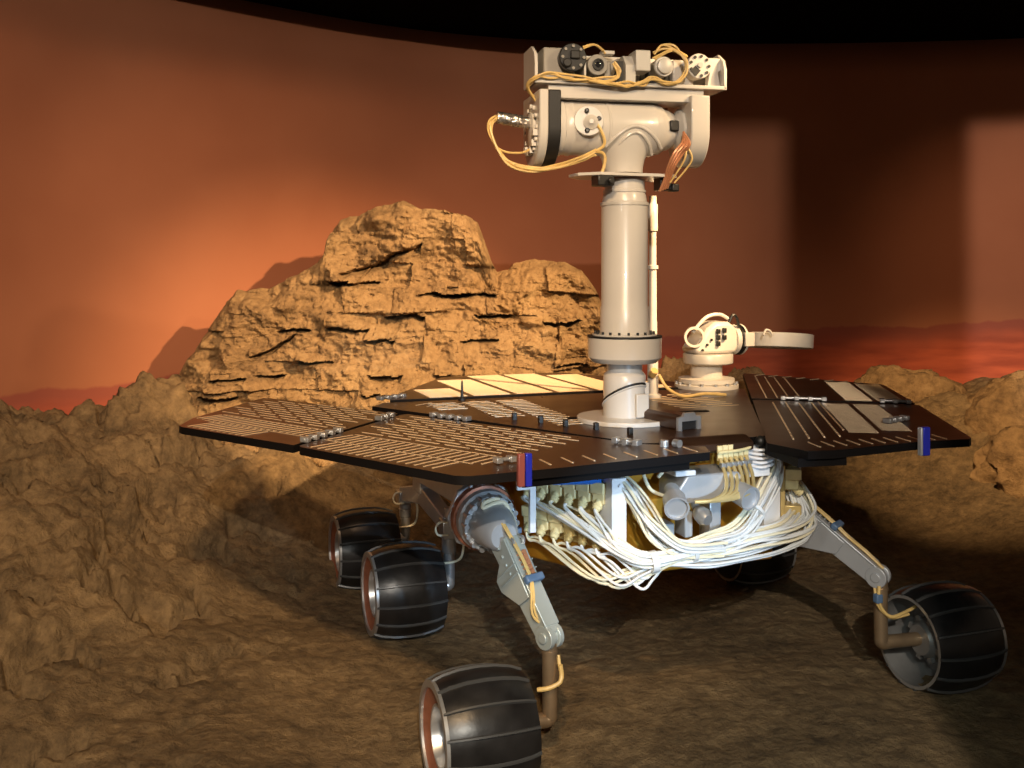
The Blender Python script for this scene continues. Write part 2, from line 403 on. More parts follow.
boulder('boulder', (1.83, 4.62, .38), .3, (1.0, .6, .68), 6, 'wide tan boulder under the red hills, behind the tip of the right wing')
boulder('boulder', (2.22, 4.25, .22), .48, (.85, .6, .80), 8, 'large pale tan boulder at the right edge of the display')
boulder('rock_slab', (2.12, 3.92, .24), .26, (1.1, .55, .75), 11, 'jutting rock slab with a dark undercut at the far right')

# ================================================================== THE ROVER
rover = bpy.data.objects.new('mars_rover', None); C.objects.link(rover)
rover.location = (.476, 2.317, 0); rover.rotation_euler.z = R(19.5); rover.empty_display_size = .2
tag(rover, 'six-wheeled Mars rover with dark solar wings, white camera mast and white cable bundles', 'rover')
ZD = .65                                     # top of the deck

def dash(mb, p, ang, ln, w=.0036, z=ZD, mi=1, h=None):
    c, s_ = math.cos(ang), math.sin(ang); hx, hy = ln/2, w/2
    vs = []
    h = h or min(.0014, w*.35)
    for zz in (z, z+h):
        for a, b_ in ((-hx, -hy), (hx, -hy), (hx, hy), (-hx, hy)): vs.append((p[0]+a*c-b_*s_, p[1]+a*s_+b_*c, zz))
    mb.add(vs, [(4, 5, 6, 7), (0, 4, 7, 3), (1, 2, 6, 5), (0, 1, 5, 4), (3, 7, 6, 2)], mi)
def fill(mb, poly, ang, along, rows, ln, gap, pitch, w=.0036, perp=False, off=0., mrg=.012, stag=0., z=ZD, zone=None):
    """dashes in bands that run along `ang`; band width rows; dashes across the band when perp"""
    e1 = Vector((math.cos(ang), math.sin(ang))); e2 = Vector((-e1.y, e1.x)); o = Vector(along)
    for kb in range(-30, 31):
        if zone and not zone(kb): continue
        for ks in range(-90, 91):
            if perp:
                c = o+e2*(kb*rows+rows/2)+e1*(ks*pitch+off); a = ang+PI/2
                ends = [c+e2*(ln/2), c-e2*(ln/2)]
            else:
                c = o+e2*(kb*rows+rows/2)+e1*(ks*(ln+gap)+(stag if kb % 2 else 0)); a = ang
                ends = [c+e1*(ln/2), c-e1*(ln/2)]
            if all(inside(q, poly, mrg) for q in ends): dash(mb, c, a, ln, w, z)

# --- deck
deck_poly = [(-.645,.80),(-.53,.60),(-.25,.105),(-.19,.0),(-.145,-.012),(.075,-.012),(.13,.0),(.19,.105),(.47,.60),(.585,.80),(.54,.86),(-.60,.86)]
mb = MB(); mb.prism(deck_poly, ZD-.018, ZD, 0, 2)
lp = [(-.58,.80),(-.25,.22),(-.21,.17),(-.13,.35),(-.08,.80)]
fill(mb, lp, R(90), (-.6, .1), .105, .085, .02, .030, perp=True, mrg=.008)
fill(mb, [(.06,.45),(.36,.45),(.50,.78),(.06,.78)], R(90), (.05, .1), .105, .085, .02, .034, perp=True, mrg=.008)
fill(mb, [(-.5,.66),(-.2,.66),(-.2,.84),(-.56,.84)], R(35), (-.6, .6), .04, .07, .03, .02, mrg=.008)
deck = mb.build('deck', [M['panel'], M['wire'], M['paneledge']], rover, label='dark brown top deck with pale cell wires')
mb = MB()
for (x, y) in ((-.326,.451),(-.28,.38),(-.245,.298),(-.193,.229),(-.15,.13)):
    MB().box((x-.02, y-.02, ZD+.008), (.012, .012, .02)).build('deck_clip', M['black'], deck, .002)
MB().box((0, .40, ZD+.0), (.42, .02, .004)).build('deck_rib', M['paneledge'], deck)
# box with a dark opening at its near end
mb = MB(); rt = Matrix.Rotation(R(-12), 3, 'Z')
mb.extr([(-.03,0),(-.03,.028),(-.02,.036),(.02,.036),(.03,.028),(.03,0)], (-.0, .135, ZD), (1,.2,0), (0,0,1), -.24)
db = mb.build('deck_box', M['panel'], rover, .003, 'brown ridge box with a bright-framed dark opening')
mb = MB(); mb.extr([(-.036,0),(-.036,.032),(-.02,.034),(-.016,.042),(.016,.042),(.02,.034),(.036,.032),(.036,0),(.024,0),(.024,.022),(-.024,.022),(-.024,0)], (0,.128,ZD), (1,.2,0), (0,0,1), -.008)
mb.build('opening_frame', M['steel'], db)
mb = MB(); mb.extr([(-.024,0),(-.024,.022),(.024,.022),(.024,0)], (0,.133,ZD+.001), (1,.2,0), (0,0,1), -.004); mb.build('opening', M['gap'], db)
# front lip
mb = MB(); mb.extr([(0,0),(.03,.012),(.05,.012),(.05,-.012),(.01,-.022),(0,-.016)], (-.14,-.035,ZD-.006), (0,1,0), (0,0,1), .215)
mb.build('deck_lip', M['panel'], deck, .002, 'rounded brown front lip')
# spike
mb = MB(); mb.lathe([(0,.012),(.006,.012),(.008,.005),(.055,.0028),(.06,.0005)], (-.364,.846,ZD), n=10); mb.build('spike_antenna', M['black'], rover)

# --- rear panel
rear = [(-.575,.885),(.515,.885),(.49,.97),(.207,1.43),(.16,1.45),(-.22,1.45),(-.267,1.43),(-.55,.97)]
mb = MB(); mb.prism(rear, ZD-.018+.004, ZD+.004, 0, 2)
fill(mb, rear, R(90), (-.6, .88), .14, .12, .02, .0115, w=.0032, perp=True, z=ZD+.004, mrg=.012)
rp = mb.build('solar_panel', [M['panel'], M['wire'], M['paneledge']], rover, label='rear solar panel with dense bright cells')

# --- wings
A1 = R(-58.3)
LP = [(-.105,-.143),(-.078,-.080),(-.205,-.005),(-.26,.09),(-.585,.615),(-.605,.612),(-.925,.230),(-.925,.21),(-.69,-.195),(-.665,-.21),(-.473,-.193)]
LO = [(-.937,.240),(-.608,.634),(-.905,1.085),(-.925,1.090),(-1.135,.737),(-1.172,.615),(-1.165,.59)]
def left_wing(poly, o, front):
    mb = MB(); mb.prism(poly, ZD-.018, ZD, 0, 2)
    e1 = A1; ev = Vector((math.cos(e1), math.sin(e1))); e2 = Vector((-ev.y, ev.x))
    q = poly
    if front: q = [(-.40,-.03),(-.26,.09),(-.585,.615),(-.605,.612),(-.925,.230),(-.925,.21),(-.73,-.13),(-.60,-.13)]
    fill(mb, q, e1, o, .092, .076, .02, .0245, perp=True, mrg=.008, zone=lambda k: k in (0, 1))
    fill(mb, q, e1, o, .0255, .072, .018, .03, stag=.04, mrg=.008, zone=lambda k: k >= 8)
    for kb in (1, 2):
        c0 = Vector(o)+e2*(kb*.092)
        for ks in range(-40, 40):
            c = c0+ev*(ks*.05)
            if inside(c+ev*.025, q, .012) and inside(c-ev*.025, q, .012): dash(mb, c, e1, .05, .0026)
    if front:
        for i in range(9): dash(mb, (-.53+i*.05, -.135+.004*i), R(91), .058)
    return mb
mb = left_wing(LP, (-.925, .215), True)
mb.prism([(-.55,-.185),(-.15,-.135),(-.2,-.03),(-.5,.05)], ZD-.036, ZD-.018, 2)
lw = mb.build('solar_panel', [M['panel'], M['wire'], M['paneledge']], rover, label='near left solar wing panel')
ow = left_wing(LO, (-1.172, .612), False).build('solar_panel', [M['panel'], M['wire'], M['paneledge']], rover, label='outer left solar wing panel at the tip')
RP = [(.074,-.090),(.10,-.205),(.161,-.215),(.416,-.190),(.545,-.2),(.565,-.185),(.846,.300),(.835,.318),(.475,.555),(.455,.555)]
RO = [(.465,.575),(.852,.325),(.886,.379),(1.082,.735),(1.07,.76),(.85,1.195),(.83,1.195)]
def strips(mb, ns, y0, y1, poly, z):
    for nn in ns:
        for k in range(40):
            y = y0+k*.040; c = ((nn+.5*y)/.866, y)
            if y < y1 and inside(c, poly, .03): dash(mb, c, R(60), .040, .0042, z)
mb = MB(); mb.prism(RP, ZD-.018, ZD, 0, 2)
ei = R(-120); q = [(.074,-.06),(.40,-.06),(.60,.44),(.45,.54),(.20,.12)]
strips(mb, (.135,.172,.209,.246,.283), -.05, .50, RP, ZD)
fill(mb, [(.31,-.07),(.58,-.07),(.81,.30),(.58,.45)], ei, (.82,.31), -.083, .07, .01, .0155, w=.0014, perp=True, mrg=.006)
for i in range(11): dash(mb, (.16+i*.034, -.145-.001*i), R(79), .06)
for i in range(9):
    c = Vector((.60,.43))+Vector((math.cos(ei), math.sin(ei)))*(i*.058); 
    if inside(c, RP, .03): dash(mb, c, ei, .056, .004)
mb.prism([(.085,-.190),(.20,-.205),(.24,.02),(.11,.0)], ZD-.037, ZD-.018, 2)
rw = mb.build('solar_panel', [M['panel'], M['wire'], M['paneledge']], rover, label='near right solar wing panel')
mb = MB(); mb.prism(RO, ZD-.018+.002, ZD+.002, 0, 2)
strips(mb, (.128,.160,.193,.226,.260), .55, 1.2, RO, ZD+.002)
fill(mb, [(.68,.45),(.85,.34),(1.07,.735),(.93,.98)], ei, (1.075,.74), -.09, .076, .01, .0115, w=.0032, perp=True, mrg=.004, z=ZD+.002)
for i in range(9): dash(mb, (.865+i*.024, 1.135-i*.048), R(20), .05, .006, ZD+.002)
ro = mb.build('solar_panel', [M['panel'], M['wire'], M['paneledge']], rover, label='outer right solar wing panel behind the near one')
# raised bright strips along the left tip edge
def hinge(c, ang, parent, n=4, L=.10):
    d = Vector((math.cos(ang), math.sin(ang), 0)); c = Vector(c); mb = MB()
    mb.cyl(c-d*L/2, c+d*L/2, .0045, n=10)
    for i in range(n):
        p = c+d*(L*(-.45+.9*i/(n-1))); mb.box(p, (.014, .022, .012), Matrix.Rotation(ang, 3, 'Z'))
    return mb.build('hinge', M['steel'], parent, .0015, 'small bright metal hinge')
hinge((-.86,.325,ZD+.006), R(50), lw, 5, .16); hinge((-.66,.56,ZD+.006), R(50), lw, 3, .07)
hinge((-.50,.50,ZD+.006), R(-58), deck, 5, .13); hinge((-.56,.93,ZD+.008), R(30), rp, 4, .1)
hinge((.585,.485,ZD+.008), R(-33), rw, 4, .13); hinge((.80,.345,ZD+.008), R(-33), rw, 3, .08)
hinge((-.235,-.005,ZD+.008), R(-58), lw, 3, .06); hinge((.56,.06,ZD+.008), R(20), rw, 4, .09)
hinge((-.545,-.11,ZD+.008), R(10), lw, 3, .07)
mb = MB(); mb.cyl((-.165,-.05,ZD-.004),(-.165,-.05,ZD+.014),.010); mb.cyl((-.145,-.06,ZD+.008),(-.140,-.075,ZD+.008),.009); mb.build('deck_pin', M['steel'], lw)
# blue edge filters, standing on the front edges of both wings
for (x, y, par, lab) in ((-.553,-.212,lw,'blue and red-brown tab on the left wing edge'),(.398,-.212,rw,'blue tab on the right wing edge')):
    sw_ = .013 if x < 0 else .019; mb = MB(); mb.box((x-.0005+sw_/2, y, ZD+.005), (sw_, .014, .064)); t = mb.build('edge_tab', M['blue'], par, .002, lab)
    MB().box((x-.009 if x < 0 else x-.004, y, ZD+.005), (.014 if x < 0 else .006, .013, .064)).build('tab_face', M['red'] if x < 0 else M['steelp'], t, .002)

# --- body
body_poly = [(-.25,.06),(.19,.06),(.335,.33),(.335,.95),(-.395,.95),(-.395,.33)]
mb = MB(); mb.prism(body_poly, .335, .63)
body = mb.build('body', M['kapton'], rover, .006, 'orange foil covered body box under the deck')
def white_bracket(c, sx, sz, lab, rz=0):
    rot = Matrix.Rotation(rz, 3, 'Z'); mb = MB()
    mb.box(c, (sx, .008, sz), rot); mb.box(Vector(c)+rot @ Vector((-sx/2+.004, .03, 0)), (.008, .06, sz), rot)
    for s_ in (-1, 1): mb.cyl(Vector(c)+Vector((0, -.004, s_*sz*.4)), Vector(c)+Vector((0, -.009, s_*sz*.4)), .004, n=8)
    return mb.build('bracket', M['white2'], rover, .0015, lab)
white_bracket((-.255,-.005,.497), .036, .16, 'white upright bracket at the front left corner of the body')
white_bracket((.158,.018,.49), .045, .21, 'white upright bracket at the front right corner of the body')
MB().box((-.400,.155,.512), (.015,.012,.165)).build('bracket', M['white2'], rover, .001, 'narrow white post beside the upper left connectors')
mb = MB(); mb.box((-.424,.15,.565), (.034,.01,.068)); mb.box((-.424,.165,.602), (.05,.04,.012)); mb.cyl((-.43,.145,.545),(-.43,.139,.545),.004,n=8); mb.cyl((-.415,.145,.58),(-.415,.139,.58),.004,n=8)
mb.build('bracket', M['white2'], rover, .0015, 'white plate bracket under the left wing edge')
# connector panels on the two slanted faces
def connectors(p0, p1, outn, label):
    p0 = Vector(p0); p1 = Vector(p1); d = (p1-p0).normalized(); on = Vector(outn).normalized()
    mb = MB(); rz = math.atan2(d.y, d.x); rot = Matrix.Rotation(rz, 3, 'Z')
    mb.box((p0+p1)/2-on*.012+Vector((0,0,-.045)), ((p1-p0).length+.05, .012, .17), rot)
    pan = mb.build('connector_panel', M['brass'], rover, .002, label)
    ends = []
    for row, z in ((0, .012), (1, -.074)):
        for i in range(6):
            c = p0.lerp(p1, i/5)+Vector((0, 0, z-row*.004*i*0))
            nb = MB(); nb.box(c+on*.010+Vector((0,0,.004)), (.0375,.046,.026), rot); nb.box(c+on*.008+Vector((0,0,-.020)), (.034,.038,.024), rot)
            a = c+on*.016+Vector((0,0,-.024)); b_ = a+on*.020+Vector((0,0,-.020)); nb.cyl(a, b_, .0115, .0095, 14); nb.cyl(a.lerp(b_,.55), a.lerp(b_,.75), .0125, n=14)
            nb.build('connector', M['ivory'] if row == 0 or i < 3 else M['brass'], pan, .0025)
            ends.append(b_)
    return ends
EL = connectors((-.362,.232,.532), (-.262,.052,.532), (-.87,-.5,0), 'gold plate with two rows of ivory cable connectors')
ER = connectors((.300,.212,.532), (.212,.035,.532), (.87,-.5,0), 'gold plate with ivory connectors on the right')

# --- robotic arm stowed at the front
mb = MB()
mb.extr([(-.085,-.03),(.085,-.03),(.085,.005),(.065,.032),(-.065,.032),(-.085,.005)], (-.055,-.075,.555), (1,0,0), (0,0,1), -.10)
ra = mb.build('robotic_arm', M['steelp'], rover, .004, 'silver stowed robot arm block with two round caps')
for (a, b_, r) in (((-.150,-.055,.555),(-.176,-.128,.530),.024),((-.005,-.045,.552),(.012,-.120,.535),.024)):
    a = Vector(a); b_ = Vector(b_); L_ = (b_-a).length
    nb = MB(); nb.lathe([(0,r*.7),(L_*.45,r*.7),(L_*.5,r*1.05),(L_,r*1.15),(L_,r*.98),(L_-.006,r*.94)], a, b_-a, 24); nb.build('round_cap', M['steelp'], ra, .0, 'silver round cap')
nb = MB(); nb.lathe([(0,.01),(.015,.018),(.03,.02),(.045,.012)], (-.09,-.06,.505), (0.1,-1,-.3), 20); nb.cyl((-.09,-.06,.51),(-.09,-.02,.545),.009); nb.build('round_knob', M['steel'], ra)
for x in (-.13,):
    nb = MB(); nb.box((x,-.06,.594), (.05,.05,.012)); nb.cyl((x,-.06,.60),(x,-.06,.608),.012,n=12); nb.build('cover_plate', M['white2'], ra, .002)
nb = MB(); nb.box((-.16,-.03,.60),(.02,.03,.02)); nb.build('red_cap', M['copperw'], ra, .004)
nb = MB(); nb.box((-.10,-.02,.47),(.02,.05,.06)); nb.box((-.02,0,.46),(.03,.05,.10)); nb.box((-.15,0,.45),(.05,.05,.04)); nb.build('mount', M['steelp'], ra, .003)
for i in range(6):
    x = i*.0155
    p = [(-.020+x,-.045+.003*i,.612),(-.022+x,-.060+.003*i,.596),(-.030+x,-.088+.003*i,.572),(-.048+x*.9,-.108,.550),(-.085+x*.7,-.116,.538),(-.122+x*.4,-.108,.536)]
    MB().box((-.018+x,-.040+.003*i,.624),(.0125,.006,.034)).build('flex_tape', M['ivory'], ra, .001); MB().box((-.021+x,-.058+.003*i,.600),(.0125,.012,.010)).build('flex_clamp', M['steel'], ra, .001)
    nb = MB(); nb.tube(p, .0046, 8, sub=5); nb.build('flex_cable', M['amber'], ra, label='gold flex cable curving over the arm')
nb = MB(); nb.tube([(-.03,-.052,.628),(.02,-.045,.628),(.06,-.035,.630),(.074,-.028,.636),(.074,-.026,.642)], .0035, 8); nb.build('tie_loop', M['ivory'], ra)
# white-wrapped cluster to the right of the lip
nb = MB(); nb.box((.108,.03,.605),(.07,.05,.05)); nb.box((.105,.0,.575),(.055,.03,.035)); pass
for i in range(5): nb.tube([(.072,.0,.585+i*.010),(.1,-.03,.582+i*.010),(.138,-.02,.585+i*.010)], .004, 6)
nb.build('wrapped_cluster', M['white2'], rover, .004, 'white wrapped cluster between the deck lip and right wing')

MB().ball((.108,-.012,.640), .013, 16).build('knob', M['black'], rover, label='small dark knob beside the deck lip')
# --- wiring harness
def strand(guide, R0, seed, r, taper):
    rnd = random.Random(seed); th = rnd.random()*2*PI; rad = math.sqrt(rnd.random()); tw = rnd.uniform(-1.2, 1.2)
    P = [Vector(p) for p in guide]; out = []; n = len(P)
    for j, p in enumerate(P):
        t = (P[min(j+1, n-1)]-P[max(j-1, 0)]); a, b_, _ = frame_of(t)
        q = th+tw*j/(n-1); rr = rad*R0*taper[min(j, len(taper)-1)]
        out.append(p+a*(rr*math.cos(q)*1.0)+b_*(rr*math.sin(q))+Vector((rnd.gauss(0,.0028), rnd.gauss(0,.0028), rnd.gauss(0,.0032))))
    return out
mainp = [(-.302,.040,.455),(-.255,-.020,.420),(-.205,-.060,.404),(-.109,-.070,.418),(.002,-.058,.428),(.139,-.035,.432),(.225,.02,.445)]
up = [(-.285,.09,.578),(-.262,.055,.572),(-.236,.005,.560),(-.213,-.035,.515),(-.188,-.062,.465),(-.139,-.080,.430),(-.035,-.075,.422)]
rtp = [(.175,.03,.590),(.165,.018,.565),(.135,-.008,.535),(.077,-.040,.492),(.018,-.058,.450),(-.067,-.066,.432),(-.17,-.066,.412)]
loop = [(.205,.13,.565),(.243,.12,.550),(.258,.085,.51),(.258,.035,.462),(.236,.0,.435),(.160,-.034,.426),(.051,-.052,.418),(-.067,-.056,.404),(-.182,-.052,.392)]
loop2 = [(.212,.14,.555),(.246,.12,.53),(.256,.06,.470),(.246,.015,.438),(.212,-.015,.418),(.120,-.036,.404),(.02,-.050,.398),(-.08,-.060,.396),(-.18,-.058,.396)]
hm = MB(); hm.tube([mainp[2], mainp[3], mainp[4], mainp[5]], .012, 10)
for p, q in (((-.205,-.06,.40),(-.19,-.062,.402)),((-.11,-.068,.417),(-.1,-.068,.418)),((.0,-.056,.427),(.008,-.054,.428)),((.075,-.041,.490),(.07,-.043,.485))): hm.cyl(p, q, .024, n=14)
harness = hm.build('wiring_harness', M['cable'], rover, label='thick bundles of white cables draped across the rover front')
cnt = 0
def cable(pts, r=.0032, m='cable'):
    global cnt
    nb = MB(); nb.tube(pts, r, 6, sub=6); nb.build('cable', M[m], harness); cnt += 1
for i in range(6):                                   # upper left connectors
    for k in range(3):
        e_ = EL[i]; s_ = strand(mainp[1:], .022, 100+i*3+k, 0, (1, .9, .8, .8, .9, 1))
        j = Vector((random.gauss(0,.004), random.gauss(0,.004), random.gauss(0,.004)))
        mid = e_.lerp(s_[0], .5)+Vector((-.008,-.008,-.004+.010*(1-i/5)))+j*1.6
        cable([e_+Vector((0,0,.004)), e_+Vector((-.003,-.004,-.008))+j, mid]+s_, .0032, 'cable' if k else 'cable2')
for i in range(6):                                   # lower left connectors hang in loops
    for k in range(2):
        e_ = EL[6+i]; j = Vector((random.gauss(0,.005), random.gauss(0,.005), random.gauss(0,.005)))
        sag = .375-.003*i+.012*k-.018*(1-i/5)
        a = Vector((e_.x+.022, e_.y-.04, (e_.z+sag)/2+.01)); b_ = Vector((-.315+.018*i, .03-.016*i, sag-.012)); d_ = Vector((-.168,-.064,.398)); c_ = b_.lerp(d_, .5)+Vector((0,0,-.004)); s_ = strand([(-.109,-.068,.408),(.0,-.055,.415)], .016, 300+i*2+k, 0, (1, 1))
        cable([e_, e_+Vector((.004,-.008,-.014))+j*.4, a+j, b_+j, c_+j, d_+j*.7]+s_, .0032, 'cable2' if i < 3 else 'cable')
for k in range(16): cable(strand(up, .026, 500+k, 0, (.3, .5, .8, .9, 1, .9, .8)), .0032, 'cable' if k % 5 else 'cable2')
for k in range(17): cable(strand(rtp, .030, 700+k, 0, (.7, .8, .9, .75, .7, .7, .3)), .0032, 'cable' if k % 4 else 'cable2')
for k in range(18): cable(strand(loop, .034, 800+k, 0, (.6, .7, .9, .9, .8, .8, .7, .6, .25)), .0032, 'cable' if k % 4 else 'cable2')
for k in range(9): cable(strand(loop2, .030, 900+k, 0, (.6, .7, .8, .8, .9, .9, .9, .7, .25)), .0032)
for k in range(6): cable(strand(mainp, .026, 950+k, 0, (.5, .8, .8, .8, .9, 1, 1)), .0032)
nb = MB(); nb.cyl((-.368,.105,.560),(-.276,.040,.568),.0125,n=20); nb.build('cable_sleeve', M['bluesleeve'], harness, label='blue sleeve around the upper cables')
for p in (((-.19,-.01,.60),(-.205,-.03,.585),(-.195,-.045,.555),(-.165,-.045,.54)),((-.13,.0,.62),(-.15,-.03,.60),(-.175,-.04,.58))):
    nb = MB(); nb.tube(p, .004, 8); nb.build('cable', M['cable2'], harness)

# --- wheels
def make_wheel():
    mb = MB()
    pr = [(-.100,.112),(-.075,.1215),(-.04,.128),(0,.130),(.04,.128),(.075,.1215),(.100,.112),(.100,.104),(.05,.117),(0,.120),(-.05,.117),(-.100,.104)]
    mb.lathe(pr, axis=(1,0,0), n=72, closed=True, mis=[0]*6+[2]+[1]*4+[0])
    for i in range(14):
        th = 2*PI*i/14+.1
        c, s_ = math.cos(th), math.sin(th); t = Vector((0,-s_,c))
        vs = []; xs_ = [-.100,-.075,-.04,0,.04,.075,.100]; rs = [.112,.1215,.128,.130,.128,.1215,.112]
        for x, r in zip(xs_, rs):
            for dr, dt in ((-.002,-.0042),(.0052,-.0020),(.0052,.0020),(-.002,.0042)):
                vs.append(Vector((x, (r+dr)*c, (r+dr)*s_))+t*dt)
        fs = [(4*j+a, 4*(j+1)+a, 4*(j+1)+a+1, 4*j+a+1) for j in range(6) for a in range(3)]+[(0,1,2,3),(27,26,25,24)]
        mb.add(vs, fs, 3)
    w = mb.build('wheel', [M['tyre'], M['rimi'], M['steel'], M['cleat']], None, label='black cleated barrel wheel')
    nb = MB(); nb.lathe([(-.1015,.115),(-.1015,.100),(-.094,.100),(-.094,.115)], axis=(1,0,0), n=64, closed=True); nb.build('rim', M['steel'], w, label='thin bright steel rim')
    nb = MB(); nb.lathe([(-.097,.1045),(-.092,.088),(-.085,.064),(-.080,.064),(-.086,.09),(-.090,.1045)], axis=(1,0,0), n=64, closed=True); nb.build('wheel_disc', M['copper'], w, label='dusty red-brown outer wheel face')
    nb = MB(); nb.lathe([(-.088,.066),(-.088,.060),(-.05,.050),(-.045,.03),(-.045,.001),(-.035,.001),(-.03,.05),(-.02,.058),(-.080,.066)], axis=(1,0,0), n=48, closed=True); nb.build('hub_cup', M['steel'], w, label='bright recessed hub cup')
    nb = MB(); nb.lathe([(-.03,.116),(-.022,.117),(-.012,.07),(.0,.062),(.03,.05),(.05,.045),(.065,.036),(.065,.001),(-.03,.001)], axis=(1,0,0), n=48)
    for i in range(8):
        th = 2*PI*i/8; nb.box((.045,.05*math.cos(th),.05*math.sin(th)), (.012,.014,.014), Matrix.Rotation(th,3,'X'))
    nb.build('hub', M['rimi'], w, label='grey drive hub inside the wheel')
    return w
WHEELS = [((-.58,0,.062),0,'front left black wheel with red-brown face'),((-.56,.774,.125),0,'middle left black wheel'),((-.575,1.27,.112),0,'rear left black wheel'),
          ((.635,-.01,.116),PI,'front right black wheel seen into its open grey inside'),((.645,.86,.125),PI,'middle right black wheel beneath the cable bundle'),((.645,1.36,.125),PI,'rear right black wheel behind the body')]
w0 = make_wheel()
for i, (c, rz, lab) in enumerate(WHEELS):
    if i == 0: w = w0
    else:
        w = w0.copy(); C.objects.link(w)
        for ch in list(w0.children):
            k = ch.copy(); C.objects.link(k); k.parent = w
    w.parent = rover; w.location = c; w.rotation_euler = (R(23*i), 0, rz); w['label'] = lab

# --- left suspension
ax = Vector((.0,-1,-.06)).normalized(); hc = Vector((-.483,.285,.447))
mb = MB(); mb.lathe([(-.05,.066),(-.012,.072),(-.010,.088),(.008,.088)], hc, ax, 8)
hs = mb.build('pivot_housing', M['steelp'], rover, .003, 'silver octagonal pivot housing at the left side')
mb = MB(); mb.lathe([(.008,.080),(.03,.079),(.032,.073),(.05,.072),(.055,.066),(.075,.065)], hc, ax, 40, mis=[1,1,0,0,0]); mb.build('ring', [M['steelp'], M['copper']], hs, label='copper and silver stepped ring')
a_, b2, _ = frame_of(ax)
def around(n, r, t, o=0): return [hc+ax*t+(a_*math.cos(2*PI*(i+o)/n)+b2*math.sin(2*PI*(i+o)/n))*r for i in range(n)]
bolt_set([(c, c+ax*.03) for c in around(16, .062, .056)], .0065, 'steel', hs)
bolt_set([(c, c+ax*.005) for c in around(8, .08, .008, .5)], .004, 'steel', hs)
mb = MB(); mb.lathe([(.055,.057),(.10,.052),(.16,.038),(.168,.03)], hc, ax, 36); mb.build('cone', M['steelp'], hs)
mb = MB(); mb.tube([hc+ax*.078+a_*-.048+b2*.02, hc+ax*.08+a_*-.02+b2*.058, hc+ax*.09+a_*.02+b2*.058, hc+ax*.10+a_*.028+b2*.048, hc+ax*.095-a_*.0+b2*.054, hc+ax*.088+a_*-.03+b2*.050, hc+ax*.085+a_*-.055+b2*.0, hc+ax*.10+a_*-.058+b2*-.03, hc+ax*.16+a_*-.05+b2*-.04], .005, 8); mb.build('cable', M['cable2'], hs)
mb = MB(); mb.box(hc+ax*.09+a_*-.058+b2*-.015, (.022,.022,.014)); mb.build('cable_clamp', M['clamp'], hs, .003)
def rocker(p0, p1, label, side):
    p0 = Vector(p0); p1 = Vector(p1); d = (p1-p0).normalized(); a = d.cross(Vector((0,0,1))).normalized(); b_ = a.cross(d)
    mb = MB(); mb.beam(p0, p1, .042, .060, .036, .046)
    mb.beam(p0+b_*.030, p0.lerp(p1,.93)+b_*.0225, .048, .005, .042, .005)
    for s_ in (-1, 1):
        Z = Vector((0,0,1)); m_ = p0.lerp(p1,.62); q_ = a*(s_*.0225); t2_ = a*(s_*.0265)
        ring_ = [p0+b_*.03, p0-Z*.085+b_*.0, p0.lerp(p1,.12)-Z*.085, m_-b_*.018, m_+b_*.022]
        vs_ = [v+q_ for v in ring_]+[v+t2_ for v in ring_]; n5 = 5
        mb.add(vs_, [tuple(range(n5))[::s_], tuple(range(n5,2*n5))[::-s_]]+[(i_,(i_+1)%n5,n5+(i_+1)%n5,n5+i_)[::-s_] for i_ in range(n5)])
        for q in (.05,.14,.23,.32): mb.cyl(p0.lerp(p1,q)+a*(s_*.024)-b_*.0, p0.lerp(p1,q)+a*(s_*.0295)-b_*.0, .004, n=8)
        for q in (.27,.36): mb.beam(p0.lerp(p1,q)+a*(s_*.027)+b_*.03, p0.lerp(p1,q)+a*(s_*.027)-b_*.045, .0035, .0035, .0035, .0035)
    for s_ in (-1, 1):
        mb.cyl(p1+a*(s_*.007), p1+a*(s_*.020), .026, n=24); mb.cyl(p1+a*(s_*.020), p1+a*(s_*.024), .012, n=16)
    mb.cyl(p1-a*.007, p1+a*.007, .020, n=20)
    arm = mb.build('rocker_arm', M['armgreen'] if side < 0 else M['steelp'], rover, .002, label)
    mb = MB()
    for q in range(6):
        c = p0.lerp(p1, .2+.05*q)+b_*.033-d*.0; mb.beam(c-a*.012-d*.006, c+a*.012+d*.002, .004, .004, .004, .004)
    mb.beam(p0.lerp(p1,.17)+b_*.0335-a*.010, p0.lerp(p1,.5)+b_*.030-a*.008, .010, .004, .010, .004); mb.build('cable_guide', M['copperw'] if side < 0 else M['steel'], arm, label='copper strip with lacing on the arm top')
    mb = MB()
    for k in range(2 if side < 0 else 3):
        o = a*(.017-.006*k if side > 0 else .010+.004*k)
        mb.tube([p0-d*.03+b_*.04+o*1.4, p0.lerp(p1,.2)+b_*.042+o, p0.lerp(p1,.45)+b_*.040+o, p0.lerp(p1,.60)+b_*.034+o*1.7*(1 if side < 0 else .4), p0.lerp(p1,.8)+b_*(.012 if side < 0 else .034)+o*2.0*(1 if side < 0 else .4), p1+b_*(.0 if side < 0 else .026)-a*(.03 if side<0 else 0)+o*.3], .0028, 6)
    mb.build('cable', M['ycable'], arm)
    mb = MB(); c = p0.lerp(p1,.47)+b_*.036; mb.beam(c-a*.026, c+a*.026, .018, .016, .018, .016, up=b_); mb.build('cable_clamp', M['clamp'], arm, .004, 'blue-grey cable clamp')
    mb = MB()
    for sg in (-1, 1): mb.tube([p0.lerp(p1,.03)+b_*.038+a*.014*sg, p0.lerp(p1,.07)+b_*.044+a*.016*sg, p0.lerp(p1,.12)+b_*.038+a*.013*sg], .004, 6)
    mb.build('loop_handle', M['steel'], arm)
    return arm
la = rocker((-.474,.135,.418), (-.418,.0,.243), 'pale grey-green left rocker arm sloping down to the front wheel', -1)
rr_ = rocker((.335,.20,.432), (.458,.005,.283), 'grey right rocker arm sloping down to the front wheel', 1)
